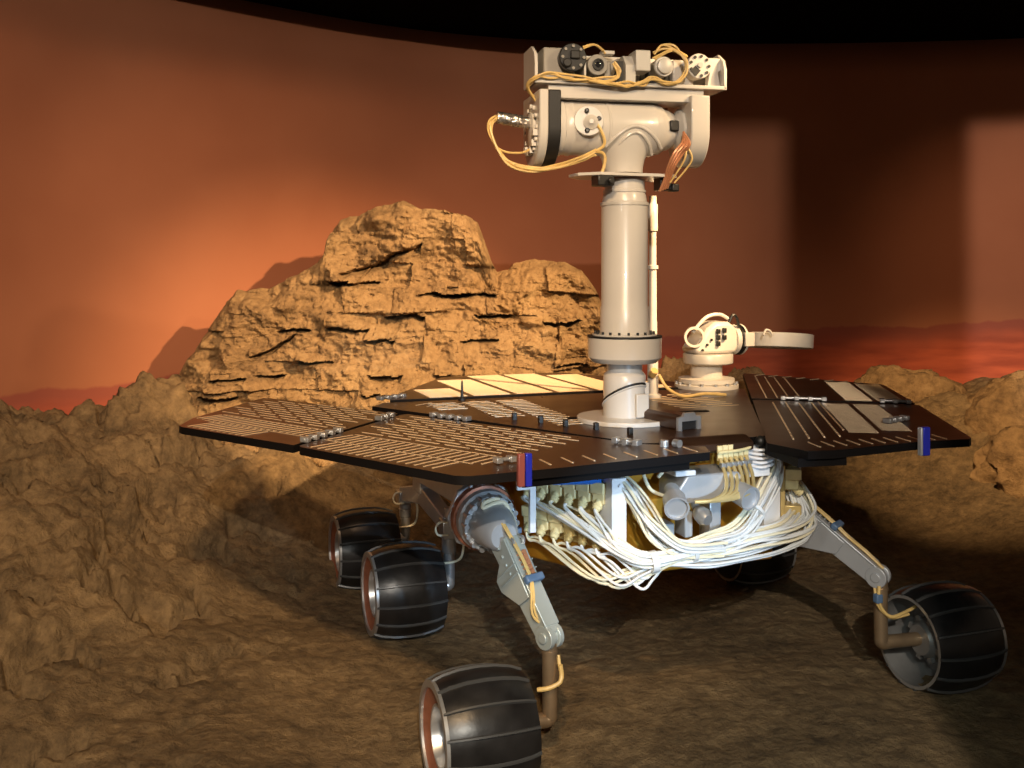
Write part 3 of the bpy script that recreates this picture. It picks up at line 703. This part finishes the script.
def strut(pts, r, m, parent, lab, wires=True):
    mb = MB()
    P = [Vector(p) for p in pts]
    mb.tube([P[0], P[0].lerp(P[1],.85), P[1]+(P[2]-P[1])*.03, P[1].lerp(P[2],.25), P[2]], r, 16, sub=5)
    mb.cyl(P[0].lerp(P[1],.12), P[0].lerp(P[1],.16), r*1.1, n=16)
    s_ = mb.build('wheel_strut', M[m], parent, label=lab)
    return s_
strut([(-.418,.0,.235),(-.418,.0,.064),(-.55,.0,.062)], .0165, 'bronze', la, 'bronze tube strut down to the front left wheel')
strut([(.462,.0,.275),(.462,.0,.120),(.60,-.005,.116)], .0165, 'bronze', rr_, 'bronze tube strut down to the front right wheel')
mb = MB(); mb.tube([(-.40,-.018,.185),(-.398,-.02,.165),(-.405,-.025,.15),(-.43,-.022,.14),(-.45,-.01,.135)], .005, 8); mb.tube([(-.398,.0,.20),(-.397,-.01,.17)], .004, 8); mb.build('cable', M['ycable'], la)
mb = MB(); mb.tube([(.445,-.014,.265),(.44,-.02,.23),(.452,-.022,.205),(.475,-.026,.19),(.52,-.02,.195),(.58,-.0,.20)], .0042, 8); mb.tube([(.443,.0,.26),(.438,-.015,.225),(.455,-.02,.2),(.48,-.02,.185),(.53,-.02,.188)], .0036, 8); mb.build('cable', M['ycable'], rr_)
mb = MB(); mb.box((.440,-.016,.236),(.018,.018,.022)); mb.build('cable_clamp', M['clamp'], rr_, .003)
# bogie, middle and rear mounts on the left
def bogie(sx, yr, ym, lab):
    x = sx
    mb = MB(); mb.beam((x,yr,.275),(x,(yr+ym)/2,.330),.04,.045,.045,.06); mb.beam((x,(yr+ym)/2,.330),(x,ym,.30),.045,.06,.04,.045)
    mb.box((x+.01,(yr+ym)/2+.02,.40),(.07,.10,.13)); mb.beam((x+.0,(yr+ym)/2,.40),(-.50 if sx < 0 else .42,.30,.49),.05,.06,.05,.06)
    bg = mb.build('bogie_beam', M['steelp'], rover, .004, lab)
    for y, zt in ((yr,.27),(ym,.30)):
        mb = MB()
        if y == yr:
            mb.box((x,y,zt-.005),(.055,.055,.04)); mb.cyl((x,y,zt-.03),(x,y,zt-.075),.020,n=20); mb.cyl((x,y,zt-.045),(x,y,zt-.05),.0225,n=20); mb.cyl((x,y,zt-.075),(x,y,.13),.016,n=16)
        else:
            mb.box((x,y,zt-.01),(.05,.05,.055)); mb.cyl((x,y,zt-.03),(x,y,zt-.08),.021,n=20); mb.cyl((x,y,zt+.02),(x,y,zt+.05),.014,n=14)
        b_ = mb.build('steering_joint', M['steel'], bg, .003)
        s_ = -1 if sx < 0 else 1
        strut([(x,y,zt-.07),(x,y,.125),(x+s_*.12,y,.125)], .0165, 'steel', bg, 'silver bent tube into the wheel')
        mb = MB(); mb.tube([(x,y-.03,zt+.012),(x-.035,y-.03,zt+.016),(x-.048,y-.03,zt-.0),(x-.04,y-.03,zt-.02),(x-.01,y-.03,zt-.022)], .003, 8)
        mb.tube([(x+.025,y-.03,zt),(x+.035,y-.03,zt-.04),(x+.03,y-.03,zt-.085),(x+.01,y-.03,zt-.10),(x-.03,y-.02,zt-.105)], .0036, 8); mb.build('cable', M['cable2'], bg)
    return bg
bogie(-.425, 1.32, .774, 'grey left bogie beam between the middle and rear wheels')
bogie(.49, 1.36, .86, 'grey right bogie beam between the middle and rear wheels')
mb = MB()
for k in range(4): mb.tube([(-.50+.008*k,.36,.60),(-.515+.006*k,.36,.56),(-.505+.008*k,.33,.53),(-.49+.006*k,.31,.50)], .004, 8)
mb.build('cable', M['cable'], rover, label='white cables above the left pivot')
mb = MB(); mb.beam((-.49,.36,.55),(-.46,.33,.60),.03,.03,.03,.03); mb.build('side_bracket', M['copperw'], rover, .003)
mb = MB(); mb.beam((-.47,.30,.60),(-.40,.26,.60),.06,.05,.06,.05); mb.build('side_bracket', M['steelp'], rover, .003)

# --- mast
MX, MY = -.079, .327
def zf(py): return 1.045-(py-268)*.0026
mb = MB(); mb.lathe([(0,.126),(.010,.126),(.012,.124)], (MX,MY-.006,ZD), n=56)
mast = mb.build('mast', M['white'], rover, .0015, 'white camera mast standing on the front of the deck')
# lower elbow: two tubes meeting on a slanted black seam
th = Vector((.50,0,1)).normalized()
def slant(zc, n_=48, r=.055, k=.36):
    return [Vector((MX+r*math.cos(2*PI*i/n_), MY+r*math.sin(2*PI*i/n_), zc+k*r*math.cos(2*PI*i/n_)*.21-k*r*math.sin(2*PI*i/n_)*.76)) for i in range(n_)]
def loft(name, rings, m, par, bevel=0, label=None):
    mb = MB(); n_ = len(rings[0]); vs = [p for r_ in rings for p in r_]; k = len(rings)
    fs = [(j*n_+i, j*n_+(i+1) % n_, (j+1)*n_+(i+1) % n_, (j+1)*n_+i) for j in range(k-1) for i in range(n_)]+[tuple(range(n_))[::-1], tuple((k-1)*n_+i for i in range(n_))]
    mb.add(vs, fs); return mb.build(name, M[m], par, bevel, label)
def circ(z, r, n_=48): return [Vector((MX+r*math.cos(2*PI*i/n_), MY+r*math.sin(2*PI*i/n_), z)) for i in range(n_)]
zs = zf(385)-.027
loft('lower_tube', [circ(ZD+.012,.056), slant(zs-.006,r=.056,k=.75), slant(zs-.004,r=.059,k=.75), slant(zs-.0015,r=.059,k=.75)], 'white', mast)
loft('seam', [slant(zs-.002,r=.0575,k=.75), slant(zs+.005,r=.0575,k=.75)], 'gap', mast)
loft('elbow_tube', [slant(zs+.004,r=.055,k=.75), circ(zf(375),.055), circ(zf(373),.051), circ(zf(371),.046), circ(zf(362),.046)], 'white', mast)
mb = MB(); mb.extr([(-.018,0),(.018,0),(.018,.06),(-.018,.06)], (MX+.02,MY-.058,ZD+.014), (1,0,0), (0,0,1), .008); mb.build('rib', M['white'], mast, .003)
mb = MB(); mb.box((MX+.046,MY-.028,ZD+.055),(.014,.02,.09)); mb.build('rib', M['white'], mast, .003)
mb = MB(); mb.lathe([(zf(362),.082),(zf(360),.088),(zf(357),.095),(zf(337),.096)], (MX,MY,0), n=56); cd = mb.build('collar_drum', M['white'], mast, .001)
mb = MB(); mb.lathe([(zf(337),.097),(zf(335.2),.097)], (MX,MY,0), n=56); mb.build('seal_ring', M['gap'], mast)
mb = MB(); mb.lathe([(zf(335),.084),(zf(333.6),.084)], (MX,MY,0), n=56); fr = mb.build('bolt_flange', M['white'], mast)
bolt_set([((MX+.076*math.cos(2*PI*i/20),MY+.076*math.sin(2*PI*i/20),zf(334)),(MX+.076*math.cos(2*PI*i/20),MY+.076*math.sin(2*PI*i/20),zf(331))) for i in range(20)], .0035, 'black', fr)
mb = MB(); mb.lathe([(zf(335),.064),(zf(307),.0625),(zf(305.5),.0605),(zf(208),.0605),(zf(205),.0605),(zf(204.5),.063),(zf(203),.063),(zf(202),.058),(zf(196),.056),(zf(193),.053)], (MX,MY,0), n=56); tb = mb.build('mast_tube', M['white'], mast)
mb = MB(); mb.lathe([(zf(206),.0632),(zf(203.6),.0632)], (MX,MY,0), n=48); mb.build('tube_ring', M['lightgrey'], tb)
mb = MB(); mb.lathe([(zf(193),.0555),(zf(190.8),.0555),(zf(190),.052),(zf(180),.052)], (MX,MY,0), n=48); mb.build('upper_tube', M['white'], tb)
mb = MB(); mb.prism([(MX-.145,MY-.03),(MX-.10,MY-.075),(MX+.10,MY-.075),(MX+.125,MY-.05),(MX+.125,MY+.075),(MX-.10,MY+.075),(MX-.145,MY+.03)], zf(178.5), zf(175.5)); fp = mb.build('flange_plate', M['white'], mast, .001)
mb = MB(); mb.box((MX-.085,MY-.05,zf(183.5)),(.045,.045,.027)); mb.cyl((MX-.075,MY-.075,zf(184)),(MX-.075,MY-.085,zf(184)),.009,n=14); mb.build('connector_block', M['black'], fp, .003)
mb = MB(); mb.box((MX+.095,MY-.03,zf(184)),(.034,.04,.035)); mb.box((MX+.118,MY-.045,zf(188)),(.02,.03,.02)); mb.build('connector_block', M['black'], fp, .003)
mb = MB()
for k in range(4):
    mb.tube([(MX+.072+.007*k,MY-.058,zf(192-k)),(MX+.080+.005*k,MY-.074,zf(178)),(MX+.080+.006*k,MY-.090,zf(168)),(MX+.088+.010*k,MY-.105+.004*k,zf(156)),(MX+.108+.008*k,MY-.105,zf(147)),(MX+.125,MY-.085,zf(140-2*k))], .0036, 6, mi=0)
mb.build('cable', M['copperw'], fp, label='copper coloured wires beside the mast head')
mb = MB()
for k in range(2): mb.tube([(MX+.130,MY-.095,zf(148)),(MX+.122+.02*k,MY-.100,zf(160)),(MX+.112+.02*k,MY-.090,zf(170)),(MX+.095+.012*k,MY-.070,zf(184))], .0025, 6)
mb.build('cable', M['ycable'], fp)

# --- mast head: neck saddle, horizontal drum, yoke and camera bar
ZA = zf(129.5); RH = .074
mb = MB()
mb.lathe([(-.205,RH-.002),(-.203,RH+.003),(-.185,RH+.003),(-.182,RH),(-.168,RH),(-.165,RH+.002),(-.158,RH+.002),(-.155,RH),(-.066,RH),(-.064,RH+.0018),(-.060,RH+.0018),(-.058,RH),(.070,RH),(.073,RH-.001),(.082,RH-.004),(.096,RH-.007),(.106,.058),(.120,.055),(.134,.048),(.144,.03)], (MX,MY,ZA), (1,0,0), 56)
head = mb.build('mast_head', M['white'], rover, .0, 'white horizontal drum at the mast top')
# saddle where the tube flares into the drum
rings = []
n_ = 56
for (z, r, kx) in ((zf(176),.053,1),(zf(170),.054,1.0),(zf(162),.057,1.03),(zf(154),.062,1.12),(zf(147),.067,1.22),(zf(141),.070,1.3),(zf(134),.0725,1.36)):
    rings.append([Vector((MX-.004+r*kx*math.cos(2*PI*i/n_), MY+min(r,.0735)*math.sin(2*PI*i/n_)*1.0, z)) for i in range(n_)])
loft('saddle', rings, 'white', head)
def saddle_arc(off, rr):
    mb = MB(); pts = []
    for i in range(13):
        a = -1+2*i/12; x = a*(.064+off); 
        zt = ZA-.012-off*.2-(.055)*abs(a)**1.8+off
        dz_ = ZA-zt; y = -math.sqrt(max((RH+.001)**2-dz_**2, .0012))
        pts.append((MX+.008+x, MY+y, zt))
    mb.tube(pts, rr, 8, sub=3); return mb.build('saddle_rib', M['white'], head)
saddle_arc(.014, .0052); saddle_arc(-.006, .0045)
# round face plate with four black bolts
fx = MX-.125; fy = MY-RH
mb = MB(); mb.lathe([(-.03,.040),(.004,.040),(.006,.038)], (fx,fy-.004,ZA+.008), (-.15,-1,.05), 36); fpz = mb.build('face_plate', M['white'], head)
mb = MB(); mb.lathe([(0,.02),(.006,.02),(.012,.008),(.016,.006)], (fx+.004,fy-.010,ZA+.004), (-.15,-1,.05), 20); mb.build('plate_hub', M['white'], fpz)
for (dx, dz_) in ((-.007,.026),(.026,.006),(-.006,-.026)):
    mb = MB(); mb.lathe([(0,.0062),(.007,.0062),(.009,.004)], (fx+dx,fy-.010,ZA+.008+dz_), (-.15,-1,.05), 14); mb.build('bolt', M['black'], fpz)
mb = MB(); mb.box((MX+.122,MY-.054,zf(127.5)),(.026,.016,.030)); mb.build('window', M['black'], head, .004)
# left yoke
yz = zf(92)
def yoke(x0, x1, m, lab, rad=.098):
    pts = [(math.cos(R(a))*rad, math.sin(R(a))*rad) for a in range(180, 361, 10)]
    pts += [(rad, yz-ZA), (-rad, yz-ZA)]
    mb = MB(); mb.extr(pts, (x0, MY+.0, ZA-.012), (0,1,0), (0,0,1), x1-x0); return mb.build('yoke', M[m], head, .004, lab)
yl = yoke(MX-.262, MX-.238, 'white', 'left white yoke plate')
yb = yoke(MX-.238, MX-.203, 'gap', 'black band behind the left yoke plate', .094)
yr = yoke(MX+.158, MX+.212, 'white', 'right white yoke arm', .09)
mb = MB(); mb.lathe([(0,.06),(.008,.062),(.016,.05),(.024,.034),(.03,.03)], (MX+.160,MY,ZA), (-1,0,0), 8); mb.build('hex_boss', M['white'], yr, .003)
mb = MB(); mb.lathe([(0,.045),(.006,.045),(.008,.042)], (MX-.262,MY-.01,ZA-.01), (-1,0,0), 32)
for i in range(12):
    t_ = 2*PI*i/12; mb.cyl((MX-.262,MY-.01+.062*math.cos(t_),ZA-.01+.062*math.sin(t_)),(MX-.269,MY-.01+.062*math.cos(t_),ZA-.01+.062*math.sin(t_)),.006,n=8)
for i in range(5):
    t_ = R(200+25*i); mb.box((MX-.268,MY+.066*math.cos(t_),ZA+.07*math.sin(t_)),(.012,.02,.018))
mb.build('end_plate', M['hgaw'], yl, .001, 'round bolted end plate')
mb = MB(); n_ = 24; rg = []
for j in range(16):
    x = MX-.268-.09*j/15; rg.append([Vector((x, MY-.01+(.0165+.003*noise.noise(Vector((j*.9,i*.8,2))))*math.cos(2*PI*i/n_), ZA+.008+.012*j/15+(.0165+.003*noise.noise(Vector((j*.9,i*.8,7))))*math.sin(2*PI*i/n_))) for i in range(n_)])
loft('foil_sleeve', rg[::-1], 'foil', yl, 0, 'crumpled silver foil sleeve')
mb = MB()
FC = [(-.432,.318,1.428),(-.452,.316,1.412),(-.455,.312,1.385),(-.438,.304,1.342),(-.405,.298,1.308),(-.345,.288,1.288),(-.275,.270,1.296),(-.225,.245,1.318),(-.185,.242,1.333)]
for k in range(4): mb.tube([(p[0]+random.gauss(0,.003),p[1]+random.gauss(0,.003),p[2]+random.gauss(0,.003)-.002*k) for p in FC], .0034, 6)
mb.tube([FC[-1],(-.166,.25,1.33),(-.158,.252,1.318),(-.16,.255,1.295),(-.168,.258,1.27)], .0045, 6)
mb.tube([FC[-1],(-.165,.238,1.35),(-.168,.236,1.375),(-.185,.238,1.405),(-.2,.243,1.413)], .0045, 6)
mb.tube([FC[3],(-.41,.305,1.332),(-.37,.30,1.332),(-.345,.30,1.345)], .003, 6)
mb.build('cable', M['ycable'], head, label='yellow-tan cables looping from the foil sleeve under the drum')
# camera bar
BX0, BX1 = MX-.272, MX+.262; BZ = zf(88); BY0, BY1 = MY-.085, MY+.045
mb = MB(); mb.box(((BX0+BX1)/2,(BY0+BY1)/2,BZ),(BX1-BX0,BY1-BY0,.010)); mb.box(((BX0+BX1)/2,BY1,BZ+.048),(BX1-BX0,.008,.10)); mb.box(((BX0+BX1)/2-.01,MY-.02,BZ-.022),(BX1-BX0-.10,.10,.036))
bar = mb.build('camera_bar', M['white'], rover, .002, 'white camera bar tray across the mast top')
ep = [(BY0-MY,-.005),(BY1-MY,-.005),(BY1-MY,.098),(-.04,.098),(-.074,.076),(BY0-MY,.05)]
for x, lab in ((BX0,'left'),(BX1-.008,'right')):
    mb = MB(); mb.extr(ep, (x,MY,BZ), (0,1,0), (0,0,1), .008); mb.build('end_plate', M['white'], bar, .001)
for x in (MX-0.135, MX-0.020): 
    mb = MB(); mb.extr([(-.07,0),(.05,0),(.05,.075),(-.045,.078),(-.07,.05)], (x,MY,BZ+.005), (0,1,0), (0,0,1), .028 if x > MX-0.070 else .006); mb.build('divider', M['lightgrey'], bar, .001)
def cam(c, r, dep, m, boxm, lab, bolts=0, lens=None, bx=(.07,.07,.07), boff=(-.02,.06,0)):
    c = Vector(c); f = (0,-1,0); mb = MB()
    mb.lathe([(-dep,r*.92),(-.008,r*.95),(-.006,r),(.004,r),(.006,r*.95)], c, f, 32); o = mb.build('camera', M[m], bar, .0, lab)
    mb = MB(); mb.box(c+Vector(boff), bx); mb.build('camera_box', M[boxm], o, .004)
    if bolts:
        ps = [c+Vector((r*.78*math.cos(2*PI*i/bolts),-.005,r*.78*math.sin(2*PI*i/bolts))) for i in range(bolts)]
        bolt_set([(p, p+Vector((0,-.005,0))) for p in ps], .0042, 'black' if m != 'black' else 'bargrey', o)
    if lens:
        mb = MB(); mb.lathe([(0,lens*1.25),(.008,lens*1.25),(.008,lens),(.004,lens*.9)], c+Vector((0,-.005,0)), f, 24); mb.build('lens_ring', M['black'], o)
        mb = MB(); mb.ball(c+Vector((0,-.006,0)), lens*.9, 16, sc=(1,.4,1)); mb.build('lens', M['lens'], o)
    return o
c1 = cam((MX-0.168,MY-.075,BZ+.066), .037, .06, 'black', 'bargrey', 'large dark bolted camera disc at the left', 8, None, (.085,.07,.085), (-.03,.06,-.012))
mb = MB(); mb.box((MX-0.163,MY-.083,BZ+.072),(.026,.01,.022)); mb.cyl((MX-0.185,MY-.082,BZ+.050),(MX-0.185,MY-.09,BZ+.05),.012,n=12); mb.build('filter_wheel', M['gap'], c1, .003)
cam((MX-0.099,MY-.07,BZ+.050), .028, .06, 'bargrey', 'bargrey', 'small grey camera with a glossy lens', 0, .0125, (.05,.06,.055), (.02,.05,-.01))
mb = MB(); mb.extr([(-.035,0),(.03,0),(.03,.075),(0,.06)], (MX-0.055,MY-.03,BZ+.006), (1,0,0), (0,0,1), -.05); mb.build('wedge_mount', M['bargrey'], bar, .003)
mb = MB(); mb.box((MX-0.050,MY-.0,BZ+.098),(.035,.03,.01)); mb.build('top_block', M['white'], bar, .002)
mb = MB(); mb.box((MX-0.036,MY-.06,BZ+.035),(.022,.01,.06)); mb.build('dark_panel', M['gap'], bar, .001)
mb = MB(); mb.box((MX+0.026,MY-.05,BZ+.066),(.042,.06,.056)); mb.build('square_block', M['lightgrey'], bar, .003)
c3 = cam((MX+0.084,MY-.075,BZ+.052), .027, .07, 'lightgrey', 'black', 'round grey camera with a flat round cover', 0, None, (.07,.05,.06), (0,.07,-.012))
mb = MB(); mb.lathe([(0,.021),(.01,.020),(.011,.018)], (MX+0.084,MY-.08,BZ+.052), (0,-1,0), 28); mb.build('lens_cover', M['lightgrey'], c3)
c4 = cam((MX+0.186,MY-.072,BZ+.058), .034, .05, 'hgaw', 'white', 'large pale bolted camera disc at the right', 9, None, (.06,.05,.07), (-.03,.06,-.012))
mb = MB(); mb.box((MX+0.174,MY-.079,BZ+.044),(.020,.004,.020), Matrix.Rotation(R(40),3,'Y')); mb.build('dark_diamond', M['gap'], c4)
mb = MB(); mb.cyl((MX+0.186,MY-.078,BZ+.060),(MX+0.186,MY-.086,BZ+.060),.007,n=14); mb.build('centre_bolt', M['white'], c4)
mb = MB(); mb.extr([(-.02,0),(.02,0),(.012,.04),(.022,.05),(.022,.08),(-.018,.08),(-.012,.04)], (MX+0.235,MY-.06,BZ+.005), (1,0,0), (0,0,1), -.02); mb.build('small_bracket', M['white'], bar, .002)
mb = MB()
def yc(pts, n, r=.003, j=.004):
    for k in range(n): mb.tube([(MX+p[0]+random.gauss(0,j*.6),MY+p[1]+random.gauss(0,j),BZ+p[2]+random.gauss(0,j)) for p in pts], r, 6)
yc([(-.262,-.04,-.04),(-.285,-.06,-.015),(-.27,-.092,.004),(-.235,-.095,.014),(-.19,-.095,.012),(-.14,-.095,.008),(-.09,-.095,.008),(-.055,-.093,.012),(-.045,-.09,.035),(-.055,-.085,.055)], 4)
yc([(-.13,-.095,.006),(-.06,-.095,-.002),(-.02,-.095,-.006),(.02,-.095,.006),(.045,-.095,.014),(.08,-.096,.006),(.12,-.096,.010),(.142,-.095,.035),(.14,-.09,.07),(.115,-.08,.098),(.085,-.07,.108),(.065,-.06,.09)], 4)
yc([(-.13,-.04,.102),(-.10,-.05,.106),(-.075,-.06,.09)], 2)
yc([(.06,-.07,.075),(.10,-.08,.095),(.13,-.06,.10),(.17,-.03,.095)], 3)
mb.build('cable', M['ycable'], bar, label='yellow-tan cables draped along the camera bar')

for o in (head, bar):
    rm = Matrix.Rotation(R(-7.5), 4, 'Z') @ Matrix.Scale(.95, 4); P0 = Vector((MX, MY, ZA))
    o.matrix_local = Matrix.Translation(P0) @ rm @ Matrix.Translation(-P0)

# --- thin white low gain antenna pole
mb = MB(); PX, PY = .205, .715
def zp(py): return 1.045-(py-268)*.00306
mb.lathe([(ZD,.026),(ZD+.008,.026),(ZD+.012,.017),(zp(360),.0165),(zp(358),.0135),(zp(322),.0135),(zp(321),.0125),(zp(270),.0115),(zp(269),.0165),(zp(265.5),.0165),(zp(265),.011),(zp(232),.011),(zp(231),.0155),(zp(205),.0155),(zp(203),.0115),(zp(196),.0115)], (PX,PY,0), n=20)
pole = mb.build('antenna_pole', M['hgaw'], rover, label='thin white antenna pole behind the mast')
mb = MB(); mb.cyl((PX-.012,PY-.02,.72),(PX-.012,PY-.035,.735),.012,n=14); mb.tube([(PX+.01,PY-.02,.72),(PX+.03,PY-.04,.68),(PX+.08,PY-.05,.655),(PX+.15,PY-.05,.66),(PX+.22,PY-.06,.655)], .005, 8); mb.build('cable', M['ycable'], pole)

# --- high gain antenna
HX, HY = .492, .885
def zh(py): return 1.045-(py-268)*.00340
mb = MB(); mb.lathe([(ZD,.105),(ZD+.012,.105),(ZD+.014,.088),(zh(380),.088),(zh(379),.092),(zh(375),.092),(zh(374),.052),(zh(361),.052)], (HX,HY,0), n=40)
hga = mb.build('dish_antenna', M['hgaw'], rover, .001, 'white steerable dish antenna on a round pedestal')
bolt_set([((HX+.098*math.cos(2*PI*i/14),HY+.098*math.sin(2*PI*i/14),ZD+.012),(HX+.098*math.cos(2*PI*i/14),HY+.098*math.sin(2*PI*i/14),ZD+.02)) for i in range(14)], .006, 'steel', hga)
mb = MB(); mb.lathe([(zh(361),.078),(zh(360),.082),(zh(352),.082),(zh(351),.080)], (HX+.006,HY,0), n=40); mb.build('turntable', M['lightgrey'], hga, .001)
mb = MB(); mb.extr([(-.075,0),(.075,0),(.088,.025),(.078,.085),(.05,.105),(.0,.105),(-.03,.085),(-.075,.02)], (HX+.008,HY-.05,zh(351)), (1,0,0), (0,0,1), -.10); gh = mb.build('gimbal_head', M['hgaw'], hga, .012, 'white gimbal block with black fittings')
mb = MB()
for (x, z) in ((.012,.075),(.012,.055),(.012,.035),(.035,.078),(.035,.055)): mb.box((HX+x,HY-.055,zh(351)+z),(.012,.012,.016))
for (x, z) in ((-.045,.015),(-.028,.032),(-.012,.048)): mb.cyl((HX+x,HY-.05,zh(351)+z),(HX+x,HY-.058,zh(351)+z),.0045,n=8)
mb.build('fittings', M['black'], gh, .002)
mb = MB(); mb.lathe([(0,.034),(.012,.034),(.012,.026),(0,.026)], (HX-.07,HY-.04,zh(334)), (-.3,-1,0), 24, closed=True); mb.tube([(HX-.07,HY-.03,zh(330)),(HX-.02,HY-.03,zh(316)),(HX+.03,HY-.03,zh(313)),(HX+.07,HY-.03,zh(318))], .006, 8); mb.build('cable_wrap', M['hgaw'], gh)
mb = MB(); mb.tube([(HX+.06,HY-.04,zh(322)),(HX+.075,HY-.04,zh(314)),(HX+.09,HY-.04,zh(316)),(HX+.1,HY-.04,zh(326))], .005, 8); mb.build('cable', M['black'], gh)
dv = Vector((1,.1,-.02))
mb = MB(); mb.lathe([(0,.045),(.012,.05),(.012,.046),(.03,.046),(.03,.052),(.038,.052),(.038,.03),(.05,.03)], (HX+.085,HY-.01,zh(338)), dv, 32, mis=[0,0,1,1,0,0,0]); mb.build('ring_motor', [M['hgaw'], M['black']], hga)
# dish: shallow disc seen on edge
dc = Vector((HX+.290,HY+.02,zh(341.5))); dn = Vector((.075,.085,1)).normalized()
mb = MB(); mb.lathe([(-.024,.114),(-.022,.118),(.022,.120),(.024,.116),(.016,.10),(.010,.0)], dc, dn, 48); ds = mb.build('dish', M['hgaw'], hga, .0, 'shallow white dish seen edge on')
mb = MB(); mb.box((HX+.13,HY-.04,zh(337.5)),(.035,.04,.045)); mb.tube([(HX+.16,HY-.09,zh(333)),(HX+.17,HY-.09,zh(328)),(HX+.185,HY-.09,zh(329)),(HX+.195,HY-.09,zh(333))], .004, 8); mb.build('dish_mount', M['hgaw'], ds, .003)

# ================================================================== LIGHT
def aim(o, t): o.rotation_euler = (Vector(t)-Vector(o.location)).to_track_quat('-Z', 'Y').to_euler()
def spot(name, loc, tgt, power, col, size, blend=.5, rad=.05):
    l = bpy.data.lights.new(name, 'SPOT'); l.energy = power; l.color = col; l.spot_size = R(size); l.spot_blend = blend; l.shadow_soft_size = rad
    o = bpy.data.objects.new(name, l); C.objects.link(o); o.location = loc; aim(o, tgt); return o
WARM = (1., .66, .34)
spot('track_spot', (-.1,-.1,2.6), (-.75,3.4,.25), 430, WARM, 52, 1., .07)
spot('track_spot', (2.1,1.7,2.7), (-.40,4.15,.60), 1500, WARM, 33, .9, .04)
spot('track_spot', (.7,1.3,2.6), (2.1,4.3,.35), 800, WARM, 26, .8, .05)
spot('track_spot', (2.3,.9,2.5), (.32,2.6,1.47), 170, (1.,.74,.44), 17, .8, .04)
spot('led_spot', (1.0,.6,.75), (.30,2.25,.47), 115, (.50,.74,1.), 24, .7, .03)
spot('unseen_front_lamp', (.3,-2.2,2.6), (.6,5,.6), 560, (1.,.88,.74), 62, .3, .02)  # unseen lamp placed behind the viewer for the wall patches and front fill
spot('fill_spot', (-.9,-.6,1.35), (-.1,2.4,.2), 45, (.95,.97,.92), 45, .9, .1)
spot('floor_fill', (.1,-.3,1.5), (.42,2.15,-.1), 75, (.84,1.,.95), 38, .9, .08)  # added cool fill for the front ground, in place of LED spill
spot('unseen_front_lamp', (.3,-2.2,2.6), (2.95,5.1,1.1), 620, (1.,.84,.74), 17, .3, .012)  # second unseen lamp, added there to brighten the right wall patch
for x, y, tx, ty, p, sz in ((-1.4,2.2,-2.0,3.7,60,85),(-.5,2.8,-.9,4.7,70,85),(.3,3.0,.35,5.2,95,62),(2.3,3.0,2.8,5.1,80,60)): spot('wall_spot', (x,y,2.5), (tx,ty,.55), p, (1.,.62,.36), sz, 1., .1)
# unseen post and beam, added behind the viewer to cut the front lamp light
mb = MB(); mb.box((.645,-.6,1.2),(.19,.08,2.5)); o = mb.build('light_blocker_1', M['ceil'], None, .004); tag(o, 'dark post added behind the viewer to shade a band of the wall', kind='structure')
mb = MB(); mb.box((1.6,-.6,2.565),(2.5,.08,.27)); o = mb.build('light_blocker_2', M['ceil'], None, .004); tag(o, 'dark beam added behind the viewer to cut the top of the lamp light', kind='structure')
w = bpy.data.worlds.new('dark_hall'); bpy.context.scene.world = w; w.use_nodes = True
w.node_tree.nodes['Background'].inputs['Color'].default_value = (.9, .65, .45, 1); w.node_tree.nodes['Background'].inputs['Strength'].default_value = .12

# ================================================================== CAMERA
cd_ = bpy.data.cameras.new('camera'); cam_ = bpy.data.objects.new('camera', cd_); C.objects.link(cam_)
cam_.location = (0, 0, 1.045); cam_.rotation_euler = (R(90), 0, 0)
cd_.sensor_fit = 'HORIZONTAL'; cd_.sensor_width = 36; cd_.lens = 36*1000/1024; cd_.shift_y = -(384-268)/1024; cd_.clip_start = .05
sc = bpy.context.scene; sc.camera = cam_
sc.view_settings.view_transform = 'Standard'; sc.view_settings.look = 'None'; sc.view_settings.exposure = 0; sc.view_settings.gamma = 1
sc.view_settings.use_curve_mapping = False
print('cables', cnt)
